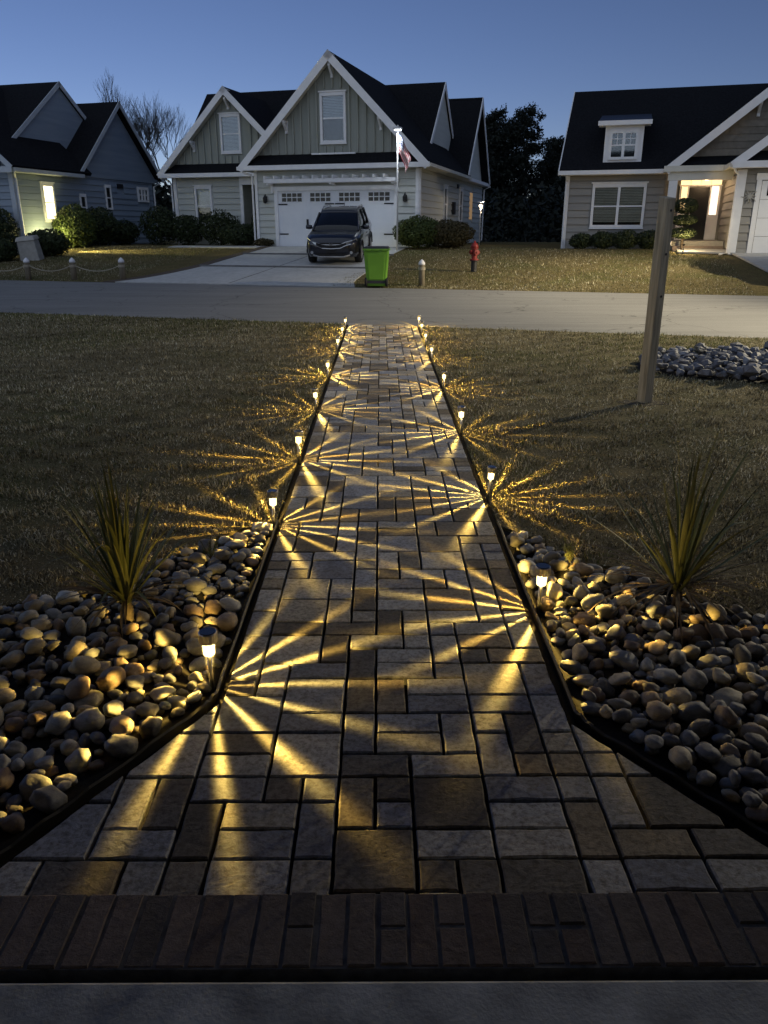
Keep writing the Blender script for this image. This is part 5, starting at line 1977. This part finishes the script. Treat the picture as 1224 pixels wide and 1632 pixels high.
# grey utility pedestal
ub = thing('utility_pedestal', 'pale grey tilted utility box among dark shrubs at the left', 'utility box', SW(-21.8, 26.3, ter(26.3)), -A + R(20))
ub.rotation_euler = (R(5), R(-6), -A + R(20))
mb = MB()
mb.add(taper(-0.05, 0.72, -0.36, 0.36, -0.30, 0.30, -0.33, 0.33, -0.26, 0.28), BF)
mb.build('cabinet', M['found'], ub, bevel=0.03)
mb = MB()
mb.add(taper(0.722, 0.86, -0.37, 0.37, -0.31, 0.31, -0.33, 0.33, -0.22, 0.28), BF)
mb.build('lid', M['found'], ub, bevel=0.02)

# ------------------------------------------------------------------ shrubs
def leaf_cloud(mb_v, mb_f, pts, nrm, size, rr):
    n = len(pts)
    a = rr.normal(size=(n, 3))
    nn = nrm + 0.8 * a
    nn /= np.linalg.norm(nn, axis=1)[:, None]
    t = np.cross(nn, rr.normal(size=(n, 3)))
    t /= np.linalg.norm(t, axis=1)[:, None] + 1e-9
    b = np.cross(nn, t)
    s = size * rr.uniform(0.6, 1.3, n)[:, None]
    V = np.stack([pts - t * s, pts - b * s * 0.5, pts + t * s, pts + b * s * 0.5], 1).reshape(-1, 3)
    F = np.arange(4 * n).reshape(-1, 4)
    return V, F


def foliage_mat(name, c1, c2):
    t = NT(name)
    r = t.n('NewGeometry').outputs['Random Per Island']
    c = t.mix(r, c1, c2)
    c = t.mix(1.0, c, t.math('MULTIPLY_ADD', t.noise(t.pos(), 5, 4), 1.0, 0.5), 'MULTIPLY')
    return t.base(c, 0.6, spec=0.25)


M['fol_dark'] = foliage_mat('dark_evergreen_leaves', (0.012, 0.02, 0.008), (0.04, 0.055, 0.02))
M['fol_mid'] = foliage_mat('green_evergreen_leaves', (0.03, 0.05, 0.012), (0.085, 0.11, 0.03))
M['fol_red'] = foliage_mat('bronze_green_leaves', (0.04, 0.035, 0.014), (0.09, 0.07, 0.03))
M['needle'] = foliage_mat('pine_needles', (0.004, 0.007, 0.005), (0.012, 0.017, 0.010))


def shrub(label, s, t, rx, ry, h, mat, n=2600, size=0.045, seed=0, group='shrubs planted by the house fronts', z=None, lump=0.16):
    rr = np.random.default_rng(1000 + seed)
    z0 = ter(t) if z is None else z
    root = thing('round_shrub', label, 'shrub', SW(s, t, z0), -A, group)
    MB().tube([(0, 0, -0.1), (0.02, 0.01, h * 0.5)], [0.05, 0.03], 6).build('stem', M['bark'], root)
    d = rr.normal(size=(n, 3))
    d /= np.linalg.norm(d, axis=1)[:, None]
    off = rr.uniform(-50, 50, 3)
    lumpv = np.array([noise.noise(Vector(q * 2.2 + off)) + 0.6 * noise.noise(Vector(q * 5.0 + off)) for q in d])
    rad = (1 + lump * lumpv) * (0.90 + 0.12 * rr.random(n))
    pts = d * rad[:, None]
    pts = np.stack([pts[:, 0] * rx, pts[:, 1] * ry, h * 0.5 + pts[:, 2] * h * 0.5], 1)
    ok = pts[:, 2] > 0.0
    V, F = leaf_cloud(None, None, pts[ok], d[ok], size, rr)
    # inner leaves darken the heart
    m = n // 3
    e = rr.normal(size=(m, 3))
    e /= np.linalg.norm(e, axis=1)[:, None]
    q = e * rr.uniform(0.45, 0.85, m)[:, None]
    q = np.stack([q[:, 0] * rx, q[:, 1] * ry, h * 0.5 + q[:, 2] * h * 0.5], 1)
    V2, F2 = leaf_cloud(None, None, q, e, size * 2.2, rr)
    me = np_mesh('foliage', np.concatenate([V, V2]), np.concatenate([F, F2 + len(V)]), mat)
    link('foliage', me, root)
    return root


shrub('dark shrub at the left corner of the grey house', -20.9, 34.1, 0.95, 0.8, 1.70, M['fol_dark'], seed=1)
shrub('dark low shrub under the left window of the grey house', -19.5, 34.2, 0.85, 0.7, 1.35, M['fol_dark'], seed=2)
shrub('dark shrub beside the grey house front door', -17.7, 34.0, 1.0, 0.8, 1.50, M['fol_dark'], seed=3)
shrub('round dark clipped shrub at the end of the grey house footpath', -15.9, 32.4, 0.95, 0.85, 0.95, M['fol_dark'], seed=4)
shrub('dark shrub close to the left garage corner of the grey house', -15.7, 34.3, 0.55, 0.5, 1.5, M['fol_dark'], seed=5)
shrub('clipped green shrub right behind the flagpole', -7.62, 30.95, 0.98, 0.75, 1.15, M['fol_mid'], 5200, 0.04, 6)
shrub('bronze green shrub at the right corner of the grey garage', -6.50, 31.25, 1.0, 0.8, 1.02, M['fol_red'], 5200, 0.04, 7)
shrub('tiny tuft of dry leaves at the left garage corner', -14.55, 31.8, 0.45, 0.3, 0.32, M['fol_red'], 700, 0.04, 8)
shrub('bright lit shrub beside the glowing window', -22.65, 30.25, 0.85, 0.85, 1.72, M['fol_mid'], 4200, 0.055, 9)
shrub('dark shrub right of the lit shrub along the blue house wall', -22.75, 32.1, 0.85, 0.8, 1.62, M['fol_dark'], 2600, 0.055, 10)
shrub('low dark shrub farther along the blue house wall', -22.8, 34.0, 0.7, 0.8, 1.1, M['fol_dark'], 1800, 0.055, 11)
shrub('wide low dark shrub in front of the glowing window', -22.0, 27.5, 0.95, 0.7, 0.98, M['fol_dark'], 3000, 0.05, 12)
shrub('tall black shrub at the left picture edge', -24.2, 27.0, 1.15, 0.9, 1.98, M['fol_dark'], 4200, 0.05, 13)
shrub('low black shrub in front of the tall one at the left edge', -22.9, 25.7, 0.8, 0.6, 0.85, M['fol_dark'], 2600, 0.05, 14)
for k, (s, r, h, lab) in enumerate([(-1.45, 0.42, 0.55, 'small dark shrub at the left corner of the taupe house'), (-0.68, 0.46, 0.62, 'small dark shrub under the left half of the taupe house window'), (0.12, 0.5, 0.66, 'small dark shrub under the right half of the taupe house window'), (0.98, 0.5, 0.66, 'small dark shrub behind the wooden post by the taupe house')]):
    shrub(lab, s, 31.25, r, 0.42, h, M['fol_dark'], 1600, 0.035, 20 + k)

# tiered topiary by the porch column
tp = thing('tiered_topiary', 'dark green topiary clipped in three tiers before the lit porch', 'topiary', SW(2.02, 30.35, ter(30.35)), -A)
MB().tube([(0, 0, -0.1), (0.03, 0, 0.6), (-0.02, 0, 1.75)], [0.05, 0.04, 0.03], 7).build('trunk', M['bark'], tp)
for k, (z, r, h) in enumerate(((0.62, 0.44, 0.36), (1.04, 0.42, 0.36), (1.50, 0.40, 0.50))):
    rr = np.random.default_rng(77 + k)
    d = rr.normal(size=(1500, 3))
    d /= np.linalg.norm(d, axis=1)[:, None]
    q = d * (0.82 + 0.22 * rr.random(1500))[:, None]
    q = np.stack([q[:, 0] * r, q[:, 1] * r, z + q[:, 2] * h * 0.5], 1)
    V, F = leaf_cloud(None, None, q, d, 0.04, rr)
    link('foliage_tier', np_mesh('foliage_tier', V, F, M['fol_dark']), tp)

# ------------------------------------------------------------------ trees
M['treebark'] = pm('dark_tree_bark', (0.03, 0.027, 0.025), (0.06, 0.053, 0.048), 8, 0.95, 0.5, 15)


def bare_tree(label, s, t, h, seed, depth=6, spread=0.5, group='bare trees beyond the houses'):
    rr = random.Random(seed)
    root = thing('bare_tree', label, 'tree', SW(s, t, ter(t)), rr.uniform(0, 6), group)
    tr, tw = MB(), MB()

    def grow(p, d, L, r, lv):
        q = p + d * L * 0.5 + Vector((rr.gauss(0, 1), rr.gauss(0, 1), 0)) * L * 0.04
        e = p + d * L + Vector((rr.gauss(0, 1), rr.gauss(0, 1), 0)) * L * 0.05
        (tr if lv < 2 else tw).tube([p, q, e], [r, r * 0.85, r * 0.68], 6 if lv < 2 else 3, cap=False)
        if lv >= depth:
            return
        n = 2 if lv == 0 else rr.choice((2, 3, 3))
        for k in range(n):
            a = rr.uniform(0, 6.28)
            sp_ = spread * rr.uniform(0.5, 1.2)
            nd = (d + Vector((math.cos(a), math.sin(a), rr.uniform(-0.1, 0.5))) * sp_).normalized()
            grow(p.lerp(e, rr.uniform(0.6, 1.0)) if lv else e, nd, L * rr.uniform(0.62, 0.85), r * rr.uniform(0.5, 0.66), lv + 1)
        if lv > 0:
            grow(e, (d + Vector((rr.gauss(0, 0.12), rr.gauss(0, 0.12), 0.15))).normalized(), L * 0.78, r * 0.66, lv + 1)
    grow(Vector((0, 0, -0.2)), Vector((rr.uniform(-0.05, 0.05), 0, 1)), h * 0.24, h * 0.0125, 0)
    tr.build('trunk', M['treebark'], root, True)
    tw.build('crown', M['treebark'], root)
    return root


bare_tree('tall bare tree rising behind the right end of the blue grey house', -37.3, 58, 13.6, 4, 6, 0.40)
bare_tree('bare spreading tree in the gap before the left gable of the grey house', -35.0, 60, 12.6, 9, 6, 0.48)
bare_tree('faint bare treetop showing over the ridge of the blue grey house', -45.0, 60, 12.6, 12, 6, 0.4)
bare_tree('bare treetop rising behind the dark pines', -12.4, 76, 11.5, 15, 6, 0.5)
bare_tree('bare tree between the pines and the taupe house', -4.6, 70, 9.5, 18, 6, 0.55)
bare_tree('bare treetop showing over the ridge of the taupe house', 8.2, 62, 11.3, 21, 6, 0.5)


def pine(label, s, t, h, r, seed, crown0=0.12, nb=70, group='dark pines between the houses'):
    rr = random.Random(seed)
    rn = np.random.default_rng(seed)
    root = thing('dark_pine', label, 'tree', SW(s, t, ter(t)), 0, group)
    tr = MB()
    lean = rr.uniform(-0.03, 0.03)
    tr.tube([(0, 0, -0.2), (lean * h * 0.4, 0, h * 0.5), (lean * h, 0, h * 0.97)], [h * 0.018, h * 0.012, 0.02], 9)
    C, Nn = [], []
    for k in range(nb):
        f = crown0 + (0.98 - crown0) * (k / nb)
        a = rr.uniform(0, 6.28)
        prof = (1 - ((f - crown0) / (1 - crown0)) ** 1.6) * 0.75 + 0.28
        L = r * prof * rr.uniform(0.55, 1.12)
        p0 = Vector((lean * h * f, 0, h * f))
        d = Vector((math.cos(a), math.sin(a), rr.uniform(0.0, 0.45)))
        p1 = p0 + d * L
        tr.tube([p0, p0.lerp(p1, 0.55) + Vector((0, 0, -0.05 * L)), p1], [0.045, 0.03, 0.012], 4, cap=False)
        for j in range(int(5 + 7 * L / r)):
            q = p0.lerp(p1, rr.uniform(0.3, 1.05)) + Vector((rr.gauss(0, 0.2), rr.gauss(0, 0.2), rr.gauss(0.05, 0.14)))
            m = 26
            dd = rn.normal(size=(m, 3))
            dd /= np.linalg.norm(dd, axis=1)[:, None]
            C.append(np.array(q) + dd * rn.uniform(0.08, 0.34, m)[:, None])
            Nn.append(dd)
    tr.build('trunk', M['treebark'], root, True)
    V, F = leaf_cloud(None, None, np.concatenate(C), np.concatenate(Nn), 0.10, rn)
    link('crown', np_mesh('crown', V, F, M['needle']), root)
    return root


pine('broad dark pine directly right of the grey house roof', -9.6, 62, 8.6, 2.2, 31)
pine('tallest dark pine with a bushy top between the houses', -7.45, 65, 9.3, 2.5, 32)
pine('dark pine left of the tallest one, half behind the grey house', -11.6, 64, 8.0, 2.0, 33)
pine('lower dark pine right of the tallest pine', -5.6, 68, 7.4, 2.3, 34)
pine('low dark pine nearest the taupe house', -3.5, 60, 6.4, 2.1, 35)
pine('dark pine behind the left corner of the taupe house', -1.6, 66, 7.2, 2.2, 36)
pine('bushy dark pine filling the gap in front of the tallest pine', -8.6, 60, 7.8, 2.6, 37, 0.05, 90)
tw_ = MB()
rw = np.random.default_rng(5)
n = 9000
xs, ts = rw.uniform(-30, 12, n), rw.uniform(50, 58, n)
zs = ter(50) + rw.uniform(0, 1, n) ** 1.3 * (2.6 + 1.2 * np.sin(xs * 0.9) * np.cos(xs * 0.37 + 1))
pts = np.stack([xs * CA + ts * SA, -xs * SA + ts * CA, zs], 1)
V, F = leaf_cloud(None, None, pts, np.tile([0, -0.4, 0.6], (n, 1)), 0.22, rw)
tag(link('undergrowth', np_mesh('undergrowth', V, F, M['needle'])), 'dark tangled undergrowth at the foot of the trees between the houses', 'undergrowth', kind='stuff')

n = 42000
xs, ts = rw.uniform(-95, 60, n), rw.uniform(84, 96, n)
top = 4.6 + 1.3 * np.sin(xs * 0.31) + 1.0 * np.sin(xs * 0.83 + 1.0) + 0.6 * np.sin(xs * 2.1)
zs = 0.6 + rw.uniform(0, 1, n) * top
pts = np.stack([xs * CA + ts * SA, -xs * SA + ts * CA, zs], 1)
V, F = leaf_cloud(None, None, pts, np.tile([0, -0.4, 0.6], (n, 1)), 0.55, rw)
tag(link('far_wood', np_mesh('far_wood', V, F, M['needle'])), 'dark far-off wood closing the view behind the houses', 'wood', kind='stuff')

# ------------------------------------------------------------------ unseen house and porch roof, added to shade the near ground
NH = thing('added_shade_house', 'unseen porch roof, posts and house wall added to shade the near ground', 'house', (0, -2.4, 0))
MB().box(-9.0, 9.0, -0.3, 0.0, -0.1, 3.1).build('wall', M['lap_tan'], NH)
MB().box(-9.4, 9.4, -0.4, 5.0, 2.72, 2.92).build('shade_roof', M['trim'], NH)
for x in (-3.1, 3.1):
    MB().box(x - 0.11, x + 0.11, 3.25, 3.47, -0.1, 2.72).build('porch_post', M['trim'], NH)
slab_part('roof', NH, [[(-9.8, 5.15, 2.95), (9.8, 5.15, 2.95), (9.8, -5.5, 7.6), (-9.8, -5.5, 7.6)]], 0.15, M['roof'])
MB().box(-9.0, 9.0, -5.0, -0.301, -0.1, 5.2).build('shade_body', M['lap_tan'], NH)

# ------------------------------------------------------------------ grass blades
t_ = NT('grass_blade')
at = t_.n('Attribute')
at.attribute_name = 'tint'
m_ = t_.base(at.outputs['Color'], 0.85, spec=0.1)
tl = t_.n('BsdfTranslucent')
t_.l(at.outputs['Color'], tl.inputs[0])
mx = t_.n('MixShader')
mx.inputs[0].default_value = 0.25
t_.l(t_.b.outputs[0], mx.inputs[1])
t_.l(tl.outputs[0], mx.inputs[2])
t_.l(mx.outputs[0], t_.out.inputs[0])
M['blade'] = t_.m

TAN = np.array([[0.36, 0.285, 0.155], [0.25, 0.19, 0.095], [0.13, 0.095, 0.048], [0.52, 0.43, 0.27], [0.06, 0.046, 0.024]])
TAN = TAN * np.array([1.16, 1.32, 1.62])
GRN = np.array([[0.10, 0.115, 0.035], [0.15, 0.15, 0.05], [0.07, 0.085, 0.028]])


def vnoise(x, y, sc, seed):
    r = np.random.default_rng(seed)
    out = np.zeros_like(x)
    for k in range(7):
        a = r.uniform(0, 6.28)
        f = sc * r.uniform(0.6, 1.7)
        out += np.sin((x * math.cos(a) + y * math.sin(a)) * f + r.uniform(0, 6.28))
    return out / 3.0


def blades(name, label, x, y, z, hgt, wid, seed, green):
    rr = np.random.default_rng(seed)
    n = len(x)
    az = rr.uniform(0, 2 * np.pi, n)
    lean = np.clip(rr.normal(1.0, 0.35, n), 0.1, 1.55)
    clump = np.clip(0.8 + 0.42 * vnoise(x, y, 14.0, seed + 1), 0.3, 1.7)
    h = hgt * rr.uniform(0.5, 1.25, n) * clump
    w = wid * rr.uniform(0.6, 1.3, n)
    dx, dy = np.cos(az), np.sin(az)
    sx, sy = -dy * w, dx * w
    b = np.stack([x, y, z - 0.004], 1)
    m = b + np.stack([dx * np.sin(lean * 0.5) * h * 0.55, dy * np.sin(lean * 0.5) * h * 0.55, np.cos(lean * 0.5) * h * 0.55], 1)
    t = m + np.stack([dx * np.sin(lean * 1.25) * h * 0.55, dy * np.sin(lean * 1.25) * h * 0.55, np.cos(lean * 1.25) * h * 0.5], 1)
    sd = np.stack([sx, sy, np.zeros(n)], 1)
    V = np.stack([b - sd, b + sd, m - sd * 0.8, m + sd * 0.8, t], 1).reshape(-1, 3)
    base = np.arange(n)[:, None] * 5
    F = np.concatenate([base + np.array([0, 1, 3]), base + np.array([0, 3, 2]), base + np.array([2, 3, 4])])
    ci = rr.choice(len(TAN), n, p=[0.26, 0.30, 0.20, 0.10, 0.14])
    c = TAN[ci]
    g = rr.random(n) < np.clip(green, 0, 0.9)
    c = np.where(g[:, None], GRN[rr.integers(0, len(GRN), n)], c)
    c = c * rr.uniform(0.7, 1.25, n)[:, None] * np.clip(0.95 + 0.2 * vnoise(x, y, 2.3, 77) + 0.22 * vnoise(x, y, 11.0, 78), 0.4, 1.6)[:, None]
    C = np.repeat(np.concatenate([c, np.ones((n, 1))], 1), 5, axis=0)
    o = link(name, np_mesh(name, V, F, M['blade'], C))
    tag(o, label, 'grass', kind='stuff')


def near_pts(side, seed):
    rr = np.random.default_rng(seed)
    X, Y = [], []
    for (ya, yb, dens) in ((1.9, 4.5, 5200), (4.5, 6.5, 4200), (6.5, 9.0, 2600), (9.0, 15.8, 1500)):
        xm = 0.5 * yb + 1.0
        n = int((yb - ya) * (xm - 0.57) * dens)
        y = rr.uniform(ya, yb, n)
        x = rr.uniform(0.57, xm, n) * side
        ok = (np.abs(x) < 0.5 * y + 0.75)
        poly = lawnL if side < 0 else lawnR
        ok &= inpoly(x, y, poly)
        ok &= (x * SA + y * CA) < 12.93
        if side > 0:
            ok &= ~inpoly(x, y, SLATE)
            d = np.hypot(x - 2.5, y - 7.2)
            ok &= (d > 0.20) | (rr.random(n) < 0.45)
        X.append(x[ok])
        Y.append(y[ok])
    return np.concatenate(X), np.concatenate(Y)


for side, lab, seed in ((-1, 'short tan dormant grass covering the left lawn', 41), (1, 'short tan dormant grass covering the right lawn', 42)):
    x, y = near_pts(side, seed)
    d2r = 12.93 - (x * SA + y * CA)
    gr = 0.10 + 0.22 * vnoise(x, y, 1.1, 5) + 0.40 * np.exp(-d2r / 1.3)
    sc = 1 + 0.05 * (y - 3)
    blades('lawn_grass', lab, x, y, np.full(len(x), -0.012), 0.037 * np.clip(sc, 1, 1.5), 0.0027 * np.clip(sc, 1, 1.9), seed, gr)

rr = np.random.default_rng(60)
n = 70000
s = rr.uniform(-26, 6, n)
t = 21.45 + rr.uniform(0, 1, n) ** 1.2 * 9.6
ok = ~((s > -15.5) & (s < -7.2)) & ~((s > 3.3))
ok |= (s > -7.9) & (s < -7.0)
ok &= ~((s > -7.6 + 0.04 * (30 - t)) & (s < -7.2) & (t < 22))
s, t = s[ok], t[ok]
z = np.array([ter(v) for v in t])
gr = 0.22 + 0.25 * vnoise(s, t, 0.7, 9)
blades('lawn_grass', 'short dormant grass covering the lawn across the street', s * CA + t * SA, -s * SA + t * CA, z, np.full(len(s), 0.075), np.full(len(s), 0.006), 61, gr)
